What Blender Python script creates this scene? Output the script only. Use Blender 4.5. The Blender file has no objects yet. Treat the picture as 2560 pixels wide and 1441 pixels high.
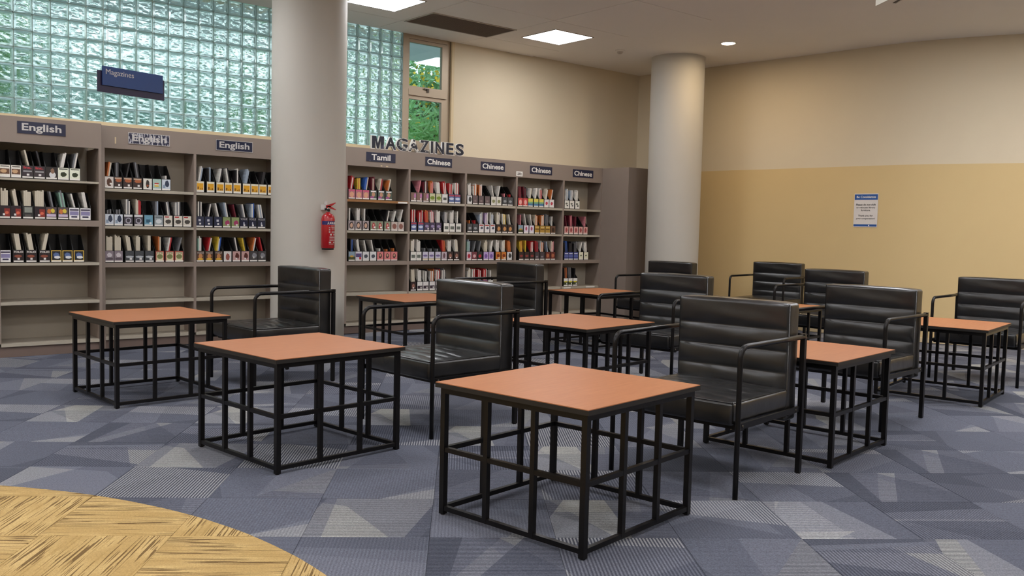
import bpy, math, random
from mathutils import Vector, Matrix
random.seed(7)
scene = bpy.context.scene
COL = scene.collection
R = math.radians
# ------------------------------------------------------------------ camera
YAW, PITCH, ROLL, FPX = R(39.726), R(3.755), R(-1.326), 2242.43
CAM = Vector((-1.742, -9.174, 1.2215))
_f = Vector((math.sin(YAW)*math.cos(PITCH), math.cos(YAW)*math.cos(PITCH), -math.sin(PITCH)))
_r = Vector((math.cos(YAW), -math.sin(YAW), 0)); _d = _f.cross(_r)
CR = _r*math.cos(ROLL) + _d*math.sin(ROLL); CD = -_r*math.sin(ROLL) + _d*math.cos(ROLL)
cam = bpy.data.objects.new('camera', bpy.data.cameras.new('camera')); COL.objects.link(cam)
cam.matrix_world = Matrix(((CR.x, -CD.x, -_f.x, CAM.x), (CR.y, -CD.y, -_f.y, CAM.y), (CR.z, -CD.z, -_f.z, CAM.z), (0, 0, 0, 1)))
cam.data.sensor_width = 36; cam.data.lens = FPX/2560*36; cam.data.clip_end = 200
scene.camera = cam
def pix(p):                       # where a world point falls in the 2560x1441 frame
    q = Vector(p)-CAM; z = q.dot(_f)
    return (1280+FPX*q.dot(CR)/z, 720.5+FPX*q.dot(CD)/z, z)
# ------------------------------------------------------------------ world, exposure
W = bpy.data.worlds.new('sky'); scene.world = W; W.use_nodes = True
W.node_tree.nodes['Background'].inputs[0].default_value = (0.8, 0.93, 1.0, 1)
W.node_tree.nodes['Background'].inputs[1].default_value = 1.25
vs = scene.view_settings
vs.view_transform = 'Standard'; vs.look = 'None'; vs.gamma = 1; vs.use_curve_mapping = False; vs.exposure = 0.45
scene.cycles.max_bounces = 7; scene.cycles.diffuse_bounces = 4; scene.cycles.glossy_bounces = 3; scene.cycles.transmission_bounces = 6; scene.cycles.transparent_max_bounces = 8
PANEL_L, DOWN_L = 18.5, 190.0      # radiance of the ceiling panels and downlights

# ------------------------------------------------------------------ materials
def lin(c):
    if isinstance(c, str): c = [int(c[i:i+2], 16)/255 for i in (0, 2, 4)]
    return tuple(((v+0.055)/1.055)**2.4 if v > 0.04045 else v/12.92 for v in c) + (1,)
class NT:
    def __init__(s, name):
        s.m = bpy.data.materials.new(name); s.m.use_nodes = True; s.t = s.m.node_tree; s.t.nodes.clear()
        s.out = s.n('ShaderNodeOutputMaterial')
    def n(s, typ, **k):
        x = s.t.nodes.new(typ)
        for a, b in k.items(): setattr(x, a, b)
        return x
    def l(s, a, b): s.t.links.new(a, b)
    def put(s, inp, v):
        if hasattr(v, 'is_output'): s.l(v, inp)
        else: inp.default_value = v
    def math(s, op, a, b=0.0, c=0.0):
        x = s.n('ShaderNodeMath', operation=op)
        s.put(x.inputs[0], a); s.put(x.inputs[1], b); s.put(x.inputs[2], c); return x.outputs[0]
    def vec(s, op, a, b=(0, 0, 0)):
        x = s.n('ShaderNodeVectorMath', operation=op); s.put(x.inputs[0], a); s.put(x.inputs[1], b); return x
    def mix(s, f, a, b, mode='MIX'):
        x = s.n('ShaderNodeMix', data_type='RGBA', blend_type=mode)
        s.put(x.inputs[0], f); s.put(x.inputs[6], a); s.put(x.inputs[7], b); return x.outputs[2]
    def coord(s, kind='Object'): return s.n('ShaderNodeTexCoord').outputs[kind]
    def noise(s, v, scale, detail=3, rough=0.5, out=0):
        x = s.n('ShaderNodeTexNoise'); s.l(v, x.inputs['Vector']); x.inputs['Scale'].default_value = scale
        x.inputs['Detail'].default_value = detail; x.inputs['Roughness'].default_value = rough; return x.outputs[out]
    def ramp(s, f, stops, interp='LINEAR'):
        x = s.n('ShaderNodeValToRGB'); s.l(f, x.inputs[0]); e = x.color_ramp; e.interpolation = interp
        while len(e.elements) < len(stops): e.elements.new(0.5)
        for el, (p, c) in zip(e.elements, stops): el.position = p; el.color = c
        return x.outputs[0]
    def bump(s, h, strength, dist=0.01):
        x = s.n('ShaderNodeBump'); s.l(h, x.inputs['Height']); x.inputs['Strength'].default_value = strength
        x.inputs['Distance'].default_value = dist; return x.outputs[0]
    def pbr(s, color, rough=0.6, metal=0.0, spec=0.5, normal=None, **k):
        b = s.n('ShaderNodeBsdfPrincipled')
        s.put(b.inputs['Base Color'], color); s.put(b.inputs['Roughness'], rough); b.inputs['Metallic'].default_value = metal
        b.inputs['Specular IOR Level'].default_value = spec
        if normal is not None: s.l(normal, b.inputs['Normal'])
        for a, v in k.items(): b.inputs[a].default_value = v
        s.l(b.outputs[0], s.out.inputs[0]); return b
MATS = {}
def plain(name, c, rough=0.6, metal=0.0, spec=0.5, var=0.06, scale=9.0, bump=0.0):
    t = NT(name); c = lin(c); v = t.coord()
    n = t.noise(v, scale, 4)
    f = t.math('MULTIPLY_ADD', n, 2*var, 1-var)
    x = t.vec('SCALE', c[:3]); t.put(x.inputs['Scale'], f)
    nm = t.bump(t.noise(v, 140, 2), bump, 0.004) if bump else None
    t.pbr(x.outputs[0], rough, metal, spec, nm); MATS[name] = t.m; return t.m
def emit(name, c, s):
    t = NT(name); e = t.n('ShaderNodeEmission'); e.inputs[0].default_value = lin(c); e.inputs[1].default_value = s
    t.l(e.outputs[0], t.out.inputs[0]); MATS[name] = t.m
plain('wall_cream', 'd6c7ab', 0.85, var=0.02, scale=3, bump=0.05)
plain('wall_ochre', 'd3b885', 0.85, var=0.02, scale=3, bump=0.05)
plain('ceiling_paint', 'f0e9df', 0.9, var=0.02, scale=2)
plain('column_paint', 'bdb8ae', 0.7, var=0.015, scale=2, bump=0.03)
plain('shelf_laminate', '8e7f74', 0.55, var=0.05, scale=6)
plain('shelf_inside', 'a69c8c', 0.6, var=0.05, scale=6)
plain('shelf_lip', 'b0a796', 0.5, var=0.05, scale=6)
plain('wood_lip', '9a6a3a', 0.5, var=0.2, scale=20)
plain('kick', '7d6a60', 0.6, var=0.08, scale=8)
plain('sill_cream', 'd2bd96', 0.6, var=0.03)
plain('tube_black', '1d1b1b', 0.32, 0.6, 0.5, var=0.05)
plain('edge_black', '17130f', 0.5)
plain('file_black', '1b1917', 0.55, var=0.1)
plain('sign_navy', '20233c', 0.35, var=0.12, scale=14)
plain('sign_blue', '1a3a70', 0.4, var=0.05)
plain('sign_plum', '241a3c', 0.4, var=0.05)
plain('print_white', 'e9e5de', 0.5, var=0.02)
plain('print_grey', 'c4bfba', 0.5, var=0.04)
plain('print_dark', '2d2824', 0.6)
plain('paper', 'd9d2cc', 0.5, var=0.04, scale=20)
plain('poster_blue', '1d4f94', 0.4, var=0.06, scale=30)
plain('foam_white', 'eeeae2', 0.7)
plain('window_alu', 'ac9b85', 0.45, 0.25, var=0.03)
plain('dark_metal', '4a443c', 0.4, 0.7)
plain('chrome', 'b8b6b0', 0.25, 0.9)
plain('ext_red', 'a81a20', 0.25, spec=0.6, var=0.03)
plain('ext_band', '2a2560', 0.35)
plain('black_rubber', '141414', 0.6)
plain('vent_dark', '7d6f62', 0.7)
plain('vent_frame', 'b5aa9c', 0.5)
plain('mortar', 'c4cdc2', 0.7, var=0.06)
plain('concrete', 'c6ced2', 0.9, var=0.05, scale=3)
plain('lawn', '6f8a4a', 0.95, var=0.3, scale=5)
plain('bark', '6b5844', 0.9, var=0.2)
plain('leaf_a', '86b583', 0.6, var=0.35, scale=3)
plain('leaf_b', 'a3d790', 0.6, var=0.35, scale=3)
plain('leaf_c', '7aa89c', 0.6, var=0.35, scale=3)
plain('blossom', 'f2c832', 0.6, var=0.15, scale=4)
plain('board_white', 'e8e4d6', 0.6)
emit('panel_glow', 'f9faff', PANEL_L)
emit('down_glow', 'ffe3b8', DOWN_L)

def mat_leather():
    t = NT('leather'); v = t.coord()
    n = t.noise(v, 7, 4); big = t.noise(v, 11, 2, 0.5)
    col = t.ramp(n, [(0.3, lin('0e0d0d')), (0.75, lin('1b1918'))])
    rg = t.math('MULTIPLY_ADD', n, 0.24, 0.2)
    vo = t.n('ShaderNodeTexVoronoi'); t.l(v, vo.inputs['Vector']); vo.inputs['Scale'].default_value = 260
    h = t.math('MULTIPLY_ADD', big, 1.0, t.math('MULTIPLY', vo.outputs['Distance'], 0.04))
    b = t.pbr(col, rg, 0, 0.7, t.bump(h, 0.13, 0.02)); b.inputs['Coat Weight'].default_value = 0.3; b.inputs['Coat Roughness'].default_value = 0.2; MATS['leather'] = t.m
mat_leather()
def mat_wood():
    t = NT('cherry_laminate'); v = t.coord()
    m = t.n('ShaderNodeMapping'); t.l(v, m.inputs[0]); m.inputs['Scale'].default_value = (3, 26, 3)
    g = t.noise(m.outputs[0], 2.2, 5, 0.6); g2 = t.noise(v, 5, 2)
    c = t.ramp(g, [(0.3, lin('a8683c')), (0.7, lin('b57548'))])
    c = t.mix(t.math('MULTIPLY', g2, 0.35), c, lin('b06a42'))
    t.pbr(c, 0.4, 0, 0.75, t.bump(g, 0.03, 0.002)); MATS['cherry_laminate'] = t.m
mat_wood()
def mat_glassblock(name, wavy):
    t = NT(name); v = t.coord(); oi = t.n('ShaderNodeObjectInfo')
    off = t.vec('ADD', v, (0, 0, 0)); t.l(oi.outputs['Location'], off.inputs[1])
    g = t.n('ShaderNodeBsdfRefraction'); g.inputs['IOR'].default_value = 1.35; g.inputs['Roughness'].default_value = 0.02 if wavy else 0.25
    g.inputs['Color'].default_value = (0.92, 0.985, 0.965, 1)
    gl = t.n('ShaderNodeBsdfGlossy'); gl.inputs['Roughness'].default_value = 0.08
    if wavy:
        m = t.n('ShaderNodeMapping'); t.l(off.outputs[0], m.inputs[0]); m.inputs['Rotation'].default_value = (0, R(40), 0); m.inputs['Scale'].default_value = (0.55, 0.2, 1.25)
        n = t.noise(m.outputs[0], 26, 0.6, 0.4); bp = t.bump(n, 0.7, 0.03); t.l(bp, g.inputs['Normal']); t.l(bp, gl.inputs['Normal'])
    fr = t.n('ShaderNodeFresnel'); fr.inputs[0].default_value = 1.45
    mx = t.n('ShaderNodeMixShader'); t.l(fr.outputs[0], mx.inputs[0]); t.l(g.outputs[0], mx.inputs[1]); t.l(gl.outputs[0], mx.inputs[2])
    tr = t.n('ShaderNodeBsdfTransparent' if wavy else 'ShaderNodeBsdfTranslucent'); tr.inputs[0].default_value = (0.84, 0.94, 0.92, 1)
    m2 = t.n('ShaderNodeMixShader'); m2.inputs[0].default_value = 0.15 if wavy else 0.35
    t.l(mx.outputs[0], m2.inputs[1]); t.l(tr.outputs[0], m2.inputs[2])
    t.l(m2.outputs[0], t.out.inputs[0]); MATS[name] = t.m
mat_glassblock('glass_block', True); mat_glassblock('glass_rim', False)
def mat_pane():
    t = NT('window_glass'); tr = t.n('ShaderNodeBsdfTransparent'); tr.inputs[0].default_value = (0.88, 0.97, 0.97, 1)
    gl = t.n('ShaderNodeBsdfGlossy'); gl.inputs['Roughness'].default_value = 0.02
    fr = t.n('ShaderNodeFresnel'); fr.inputs[0].default_value = 1.45
    mx = t.n('ShaderNodeMixShader'); t.l(fr.outputs[0], mx.inputs[0]); t.l(tr.outputs[0], mx.inputs[1]); t.l(gl.outputs[0], mx.inputs[2])
    t.l(mx.outputs[0], t.out.inputs[0]); MATS['window_glass'] = t.m
mat_pane()
def tile_coords(t):
    uv = t.coord('UV'); a = t.n('ShaderNodeAttribute', attribute_name='trand'); s = t.n('ShaderNodeSeparateXYZ'); t.l(uv, s.inputs[0])
    c = t.n('ShaderNodeCombineXYZ'); r = a.outputs['Fac']
    t.l(t.math('MULTIPLY_ADD', r, 17.3, s.outputs[0]), c.inputs[0]); t.l(t.math('MULTIPLY_ADD', r, 31.7, s.outputs[1]), c.inputs[1])
    t.l(t.math('MULTIPLY', r, 5.1), c.inputs[2]); return uv, s.outputs[0], s.outputs[1], c.outputs[0], r
def mat_blue():
    t = NT('carpet_blue'); uv, u, v, p, r = tile_coords(t)
    def rnd(k): return t.math('FRACT', t.math('MULTIPLY_ADD', r, 7.13+3.37*k, 0.17*k))
    def wedge(k, lo=-0.1, hi=1.1, slope=1.3, swap=True):
        a = t.math('MULTIPLY_ADD', rnd(k), hi-lo, lo); b = t.math('MULTIPLY_ADD', rnd(k+20), 2*slope, -slope)
        x, y = (v, u) if swap else (u, v)
        return t.math('GREATER_THAN', y, t.math('MULTIPLY_ADD', t.math('SUBTRACT', x, 0.5), b, a))
    m1, m2, m3, m4 = wedge(1, slope=0.8), wedge(2, slope=0.45), wedge(3, slope=1.2), wedge(4, slope=0.5, swap=False)
    sliver = t.math('MULTIPLY', wedge(5, slope=0.35), t.math('SUBTRACT', 1.0, wedge(6, 0.0, 1.1, 0.6)))
    e = t.math('ADD', t.math('MULTIPLY', rnd(9), 0.34), t.math('MULTIPLY', m1, 0.2))
    e = t.math('ADD', e, t.math('MULTIPLY', m2, t.math('MULTIPLY_ADD', rnd(10), 0.5, -0.25)))
    e = t.math('ADD', e, t.math('MULTIPLY', t.math('MULTIPLY', m3, m4), 0.22))
    e = t.math('ADD', e, t.math('MULTIPLY', sliver, t.math('MULTIPLY', t.math('GREATER_THAN', rnd(11), 0.45), 0.42)))
    tone = t.ramp(e, [(0.0, lin('4c4f59')), (0.3, lin('5b5e69')), (0.62, lin('6d6f79')), (0.9, lin('929290')), (1.0, lin('a3a29c'))])
    w = t.math('FRACT', t.math('MULTIPLY', v, 36.0)); line = t.math('LESS_THAN', w, 0.5)
    on = t.math('MAXIMUM', t.math('GREATER_THAN', rnd(12), 0.62), t.math('MULTIPLY', m3, t.math('GREATER_THAN', rnd(13), 0.6)))
    on = t.math('MULTIPLY', on, line); hi = t.math('MULTIPLY', on, t.math('MULTIPLY', m2, t.math('SUBTRACT', 1.0, m1)))
    col = t.mix(t.math('MULTIPLY', on, 0.55), tone, lin('2c2e3a'))
    col = t.mix(t.math('MULTIPLY', t.math('MULTIPLY', t.math('SUBTRACT', 1.0, line), t.math('MULTIPLY', m2, t.math('GREATER_THAN', rnd(14), 0.55))), 0.45), col, lin('b3b2b0'))
    col = t.mix(t.math('MULTIPLY', line, 0.22), col, lin('2c2e3a'))
    sp = t.noise(p, 75, 4, 0.85)
    f = t.math('MULTIPLY_ADD', sp, 2.6, -0.2)
    x = t.vec('SCALE', col); t.put(x.inputs['Scale'], f)
    t.pbr(x.outputs[0], 0.95, 0, 0.15, t.bump(sp, 0.4, 0.004)); MATS['carpet_blue'] = t.m
mat_blue()
def mat_gold():
    t = NT('carpet_gold'); uv, u, v, p, r = tile_coords(t)
    def streak(sx, sy, off):
        m = t.n('ShaderNodeMapping'); t.l(p, m.inputs[0]); m.inputs['Scale'].default_value = (sx, sy, 1); m.inputs['Location'].default_value = (off, off, 0)
        return t.noise(m.outputs[0], 1.0, 1.5, 0.4)
    s1 = streak(1.7, 70, 0); s2 = streak(1.3, 46, 9); gr = streak(2.2, 5, 3)
    thr = t.math('MULTIPLY_ADD', gr, -0.5, 0.85)
    d1 = t.math('GREATER_THAN', s1, thr); d2 = t.math('GREATER_THAN', s2, 0.62)
    c = t.ramp(gr, [(0.35, lin('b2945f')), (0.65, lin('c4a771'))])
    c = t.mix(t.math('MULTIPLY', d2, 0.5), c, lin('9a7c48')); c = t.mix(t.math('MULTIPLY', d1, 0.85), c, lin('5e4628'))
    sp = t.noise(p, 75, 4, 0.85); x = t.vec('SCALE', c); t.put(x.inputs['Scale'], t.math('MULTIPLY_ADD', sp, 1.3, 0.36))
    t.pbr(x.outputs[0], 0.95, 0, 0.15, t.bump(sp, 0.4, 0.004)); MATS['carpet_gold'] = t.m
mat_gold()
def mat_torn(name, c0, c1, thr, scale, stretch=(1, 1, 1)):
    t = NT(name); m = t.n('ShaderNodeMapping'); t.l(t.coord(), m.inputs[0]); m.inputs['Scale'].default_value = stretch
    n = t.noise(m.outputs[0], scale, 4, 0.6); f = t.math('GREATER_THAN', n, thr)
    t.pbr(t.mix(f, lin(c0), lin(c1)), 0.5); MATS[name] = t.m
mat_torn('torn_navy', '22233c', 'b9b6bc', 0.53, 26, (3.2, 1, 0.8))
mat_torn('scuffed_navy', '20233c', '6d6c7c', 0.66, 22, (1.5, 1, 1))
mat_torn('letter_black', '1c1d2b', '3a3c52', 0.6, 12)
mat_torn('letter_torn', '1c1d2b', 'dcd8d0', 0.52, 24)
mat_torn('letter_half', '23242f', 'b9b5ae', 0.57, 11)

# ------------------------------------------------------------------ mesh helpers
class MB:
    def __init__(s): s.v = []; s.f = []; s.mi = []; s.sm = []
    def quad(s, pts, mi=0, sm=False):
        b = len(s.v); s.v += [tuple(p) for p in pts]; s.f.append(tuple(range(b, b+len(pts)))); s.mi.append(mi); s.sm.append(sm)
    def box(s, x0, x1, y0, y1, z0, z1, mi=0):
        b = len(s.v); s.v += [(x, y, z) for z in (z0, z1) for x, y in ((x0, y0), (x1, y0), (x1, y1), (x0, y1))]
        for q in ((0, 3, 2, 1), (4, 5, 6, 7), (0, 1, 5, 4), (1, 2, 6, 5), (2, 3, 7, 6), (3, 0, 4, 7)):
            s.f.append(tuple(b+i for i in q)); s.mi.append(mi); s.sm.append(False)
        return s
    def cbox(s, c, d, mi=0): return s.box(c[0]-d[0]/2, c[0]+d[0]/2, c[1]-d[1]/2, c[1]+d[1]/2, c[2]-d[2]/2, c[2]+d[2]/2, mi)
    def tube(s, path, r, n=12, mi=0, cap=True):
        path = [Vector(p) for p in path]; rings = []; up = None
        for i, p in enumerate(path):
            a = path[max(i-1, 0)]; b = path[min(i+1, len(path)-1)]; t = (b-a).normalized()
            if up is None: up = Vector((0, 0, 1)) if abs(t.z) < 0.9 else Vector((1, 0, 0))
            e1 = (up - t*up.dot(t)).normalized(); up = e1; e2 = t.cross(e1); rr = r[i] if isinstance(r, (list, tuple)) else r
            rings.append(len(s.v)); s.v += [tuple(p+(e1*math.cos(k*2*math.pi/n)+e2*math.sin(k*2*math.pi/n))*rr) for k in range(n)]
        for a, b in zip(rings, rings[1:]):
            for k in range(n):
                s.f.append((a+k, a+(k+1) % n, b+(k+1) % n, b+k)); s.mi.append(mi); s.sm.append(True)
        if cap:
            s.f.append(tuple(rings[0]+k for k in reversed(range(n)))); s.mi.append(mi); s.sm.append(False)
            s.f.append(tuple(rings[-1]+k for k in range(n))); s.mi.append(mi); s.sm.append(False)
        return s
    def lathe(s, prof, n=32, mi=0, c=(0, 0, 0)):
        rings = []
        for r, z in prof:
            rings.append(len(s.v)); s.v += [(c[0]+r*math.cos(k*2*math.pi/n), c[1]+r*math.sin(k*2*math.pi/n), c[2]+z) for k in range(n)]
        for a, b in zip(rings, rings[1:]):
            for k in range(n): s.f.append((a+k, a+(k+1) % n, b+(k+1) % n, b+k)); s.mi.append(mi); s.sm.append(True)
        return s
    def prism(s, poly, axis, a0, a1, mi=0):   # poly in the two other axes, extruded along axis
        def P(u, w, t): return {'x': (t, u, w), 'y': (u, t, w), 'z': (u, w, t)}[axis]
        b = len(s.v); n = len(poly); s.v += [P(u, w, a0) for u, w in poly]+[P(u, w, a1) for u, w in poly]
        s.f.append(tuple(b+i for i in range(n))); s.f.append(tuple(b+n+i for i in reversed(range(n))))
        for i in range(n): s.f.append((b+i, b+n+i, b+n+(i+1) % n, b+(i+1) % n))
        s.mi += [mi]*(n+2); s.sm += [False]*(n+2); return s
    def mesh(s, name, mats):
        m = bpy.data.meshes.new(name); m.from_pydata(s.v, [], s.f)
        for k in (mats if isinstance(mats, (list, tuple)) else [mats]): m.materials.append(MATS[k])
        m.polygons.foreach_set('material_index', s.mi); m.polygons.foreach_set('use_smooth', s.sm)
        import bmesh
        bm = bmesh.new(); bm.from_mesh(m); bmesh.ops.recalc_face_normals(bm, faces=bm.faces); bm.to_mesh(m); bm.free()
        m.update(); return m
def obj(name, mesh, parent=None, loc=(0, 0, 0), rz=0.0, scale=None):
    o = bpy.data.objects.new(name, mesh); COL.objects.link(o); o.location = loc
    if rz: o.rotation_euler = (0, 0, rz)
    if scale: o.scale = scale
    if parent is not None: o.parent = parent
    return o
def tag(o, label=None, cat=None, group=None, kind=None):
    if label: o['label'] = label
    if cat: o['category'] = cat
    if group: o['group'] = group
    if kind: o['kind'] = kind
    return o
def thing(name, label, cat, loc, rz=0.0, group=None):
    return tag(obj(name, None, None, loc, rz), label, cat, group)
def struct(name, mb, mats, label=None):
    o = obj(name, mb.mesh(name, mats)); tag(o, label, None, None, 'structure'); return o
# text -> mesh, facing -Y, lower left at the origin, fitted to w x h
TEXT = {}
def text_mesh(s, w, h, mat, extrude=0.0008, bold=0.03):
    key = (s, round(w, 4), round(h, 4), mat)
    if key in TEXT: return TEXT[key]
    cu = bpy.data.curves.new('t', 'FONT'); cu.body = s; cu.size = 1; cu.offset = bold; cu.extrude = 0.001; cu.resolution_u = 4
    o = bpy.data.objects.new('t', cu); COL.objects.link(o)
    bpy.context.view_layer.update(); dg = bpy.context.evaluated_depsgraph_get()
    m = bpy.data.meshes.new_from_object(o.evaluated_get(dg)); bpy.data.objects.remove(o); bpy.data.curves.remove(cu)
    xs = [v.co.x for v in m.vertices]; ys = [v.co.y for v in m.vertices]
    x0, y0, sx, sy = min(xs), min(ys), w/(max(xs)-min(xs)), h/(max(ys)-min(ys))
    for v in m.vertices: v.co = ((v.co.x-x0)*sx, -extrude if v.co.z > 0 else 0.0, (v.co.y-y0)*sy)
    m.materials.clear(); m.materials.append(MATS[mat]); m.name = 'lettering'; m.update(); TEXT[key] = m; return m
SIGNW, SIGNH = 0.385, 0.105
T_ENG = text_mesh('English', 0.315, 0.082, 'print_grey', bold=0.022)
T_TAM = text_mesh('Tamil', 0.25, 0.066, 'print_white', bold=0.022)
T_CHI = text_mesh('Chinese', 0.335, 0.064, 'print_white', bold=0.022)
T_272 = text_mesh('272', 0.07, 0.03, 'print_dark')
T_MAG = text_mesh('Magazines', 0.25, 0.056, 'print_grey', bold=0.0)
T_COV = {'vgd': text_mesh('VOGUE', 0.072, 0.02, 'print_grey', 0.0004, 0), 'fol': text_mesh('FOLIO', 0.074, 0.018, 'print_white', 0.0004, 0.02)}
T_COV['vgl'] = T_COV['vgd']
MATS['print_red'] = plain('print_red', 'c2353c', 0.5)
T_COV['inc'] = text_mesh('Inc.', 0.06, 0.022, 'print_red', 0.0004, 0.03)
T_COV['tim'] = text_mesh('TIME', 0.06, 0.016, 'print_dark', 0.0004, 0)
LETTERS = {}
for ch in 'MAGZINES':
    wd = {'M': 0.158, 'A': 0.152, 'G': 0.15, 'Z': 0.128, 'I': 0.042, 'N': 0.128, 'E': 0.115, 'S': 0.125}[ch]
    LETTERS[ch] = (wd, text_mesh(ch, wd, 0.15, 'foam_white', 0.028, 0.03 if ch == 'M' else 0.05), text_mesh(ch, wd-0.01, 0.141, 'letter_black', 0.0012, 0.012 if ch == 'M' else 0.03))
MP = [(0, 0), (0.27, 0), (0.27, 0.62), (0.43, 0), (0.57, 0), (0.73, 0.62), (0.73, 0), (1, 0), (1, 1), (0.65, 1), (0.5, 0.42), (0.35, 1), (0, 1)]
def m_letter(w, h, mat, ex): return MB().prism([(x*w, z*h) for x, z in MP], 'y', -ex, 0.0).mesh('lettering', mat)
LETTERS['M'] = (0.158, m_letter(0.158, 0.15, 'foam_white', 0.028), m_letter(0.148, 0.141, 'letter_black', 0.0012))
POST = [(text_mesh(s, w, h, mt, 0.0005, 0.015), w, z) for s, w, h, mt, z in
        (('Be Considerate', 0.24, 0.027, 'print_white', 0.355), ('Please do not shift', 0.245, 0.024, 'print_dark', 0.262), ('or relocate library', 0.235, 0.026, 'print_dark', 0.224),
         ('furniture.', 0.12, 0.021, 'print_dark', 0.196), ('Thank you for', 0.185, 0.026, 'print_dark', 0.124), ('your cooperation!', 0.235, 0.026, 'print_dark', 0.09))]
T_KILL = text_mesh('KILLFIRE', 0.105, 0.02, 'print_white', 0.0006, 0.03)
T_KA = text_mesh('A', 0.02, 0.028, 'print_grey', 0.0006, 0.02)

# ------------------------------------------------------------------ the room
H = 3.525; ZB = 2.092
WALL = [(8.20, 0.2), (8.30, -0.5), (8.36, -1.0), (8.42, -1.6), (8.50, -2.2), (8.56, -2.8), (8.60, -3.35), (8.66, -3.85), (8.77, -4.25), (8.92, -4.62), (9.10, -5.0), (9.34, -5.5), (9.85, -6.5), (10.4, -7.6), (11.0, -9.0), (11.4, -10.5), (11.6, -13.0)]
def catmull(P, n=6):
    out = []
    for i in range(len(P)-1):
        p0, p1, p2, p3 = P[max(i-1, 0)], P[i], P[i+1], P[min(i+2, len(P)-1)]
        for k in range(n):
            t = k/n; out.append(tuple(0.5*((2*b)+(c-a)*t+(2*a-5*b+4*c-d)*t*t+(3*b-a-3*c+d)*t**3) for a, b, c, d in zip(p0, p1, p2, p3)))
    return out+[P[-1]]
WALL = catmull(WALL)
def wx(y):
    for (xa, ya), (xb, yb) in zip(WALL, WALL[1:]):
        if yb <= y <= ya: return xa+(xb-xa)*(ya-y)/(ya-yb), math.atan2(xb-xa, ya-yb)
    return WALL[-1][0], 0
V, F, MI = [], [], []
for dx in (0, 0.18):
    b0 = len(V); ZL = (-0.1, ZB, H+0.1)
    for xa, ya in WALL: V += [(xa+dx, ya, z) for z in ZL]
    for i in range(len(WALL)-1):
        for k in range(2):
            q = (b0+3*i+k, b0+3*i+k+1, b0+3*i+k+4, b0+3*i+k+3); F.append(q if dx else q[::-1]); MI.append(1-k)
import bmesh
wm = bpy.data.meshes.new('wall_right'); wm.from_pydata(V, [], F)
for q in ('wall_cream', 'wall_ochre'): wm.materials.append(MATS[q])
wm.polygons.foreach_set('material_index', MI); wm.polygons.foreach_set('use_smooth', [True]*len(F)); wm.update()
tag(obj('wall_right', wm), 'gently curved wall, cream above and ochre below', None, None, 'structure')
mb = MB()
for (xa, ya), (xb, yb) in zip(WALL[24:], WALL[25:]):
    mb.prism([(xa-0.012, ya), (xa+0.01, ya), (xb+0.01, yb), (xb-0.012, yb)], 'z', 0.0, 0.055)
struct('baseboard_right', mb, 'sill_cream', 'low cream skirting along the ochre wall')
GB = 0.1524; I0, I1, J0 = -4, 27, -44; GZ0 = 2.146
GX0, GX1 = J0*GB, I1*GB
mb = MB(); mb.box(-8.0, 8.4, 0, 0.2, -0.1, 2.112); mb.box(-8.0, GX0-0.01, 0, 0.2, 2.112, H+0.1); mb.box(4.838, 8.4, 0, 0.2, 2.112, H+0.1)
mb.box(GX0-0.01, 4.838, 0.0, 0.2, 3.519, H+0.1)
struct('wall_back', mb, 'wall_cream', 'cream wall behind the magazine shelves')
struct('wall_left', MB().box(-8.2, -8.0, -13.2, 0.2, -0.1, H+0.1), 'wall_cream', 'cream wall out of frame on the left')
struct('wall_rear', MB().box(-8.2, 11.8, -13.2, -13.0, -0.1, H+0.1), 'wall_cream', 'cream wall behind the viewer')
struct('trim_1', MB().box(GX0, 4.12, -0.03, 0.1, 2.112, 2.152), 'sill_cream', 'cream sill under the glass blocks')
struct('trim_2', MB().box(4.826, 4.862, -0.012, 0.02, 2.11, 3.52), 'sill_cream', 'cream edge trim beside the casement window')
# ceiling base with a field of panels
ceil = struct('ceiling', MB().box(-8.2, 11.8, -13.2, 0.3, H, H+0.1), 'ceiling_paint', 'off-white ceiling of square panels and plain board')
PX, PY = 1.19, 1.21
pm = MB()
g = 0.011
pm.cbox((0, 0, 0), (PX-g, PY-g, 0.012)); PANEL = pm.mesh('ceiling_panel', 'ceiling_paint')
edge = MB().cbox((0, 0.3285, 0), (PX-g, 0.535-g, 0.012)).mesh('ceiling_panel', 'ceiling_paint')
for i in range(-4, 6):
    cx = 6.137-PX*(5-i)-PX/2
    for j in range(6):
        obj('ceiling_panel', PANEL, ceil, (cx, -0.535-PY*j-PY/2, H-0.006))
    e = obj('ceiling_panel', edge, ceil, (cx, -0.268-0.3285, H-0.006))
# access hatch near the ochre wall
hb = MB(); a = R(-39.5)
hatch = thing('ceiling_hatch', 'pale square hatch with a dark seam in ceiling above ochre wall', 'hatch', (6.816, -4.62, H), a)
obj('seam', MB().box(0, 1.35, -0.61, 0.0, -0.004, -0.0005).mesh('seam', 'dark_metal'), hatch)
obj('lid', MB().box(0.02, 1.33, -0.59, -0.024, -0.014, -0.004).mesh('lid', 'ceiling_paint'), hatch)
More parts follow.
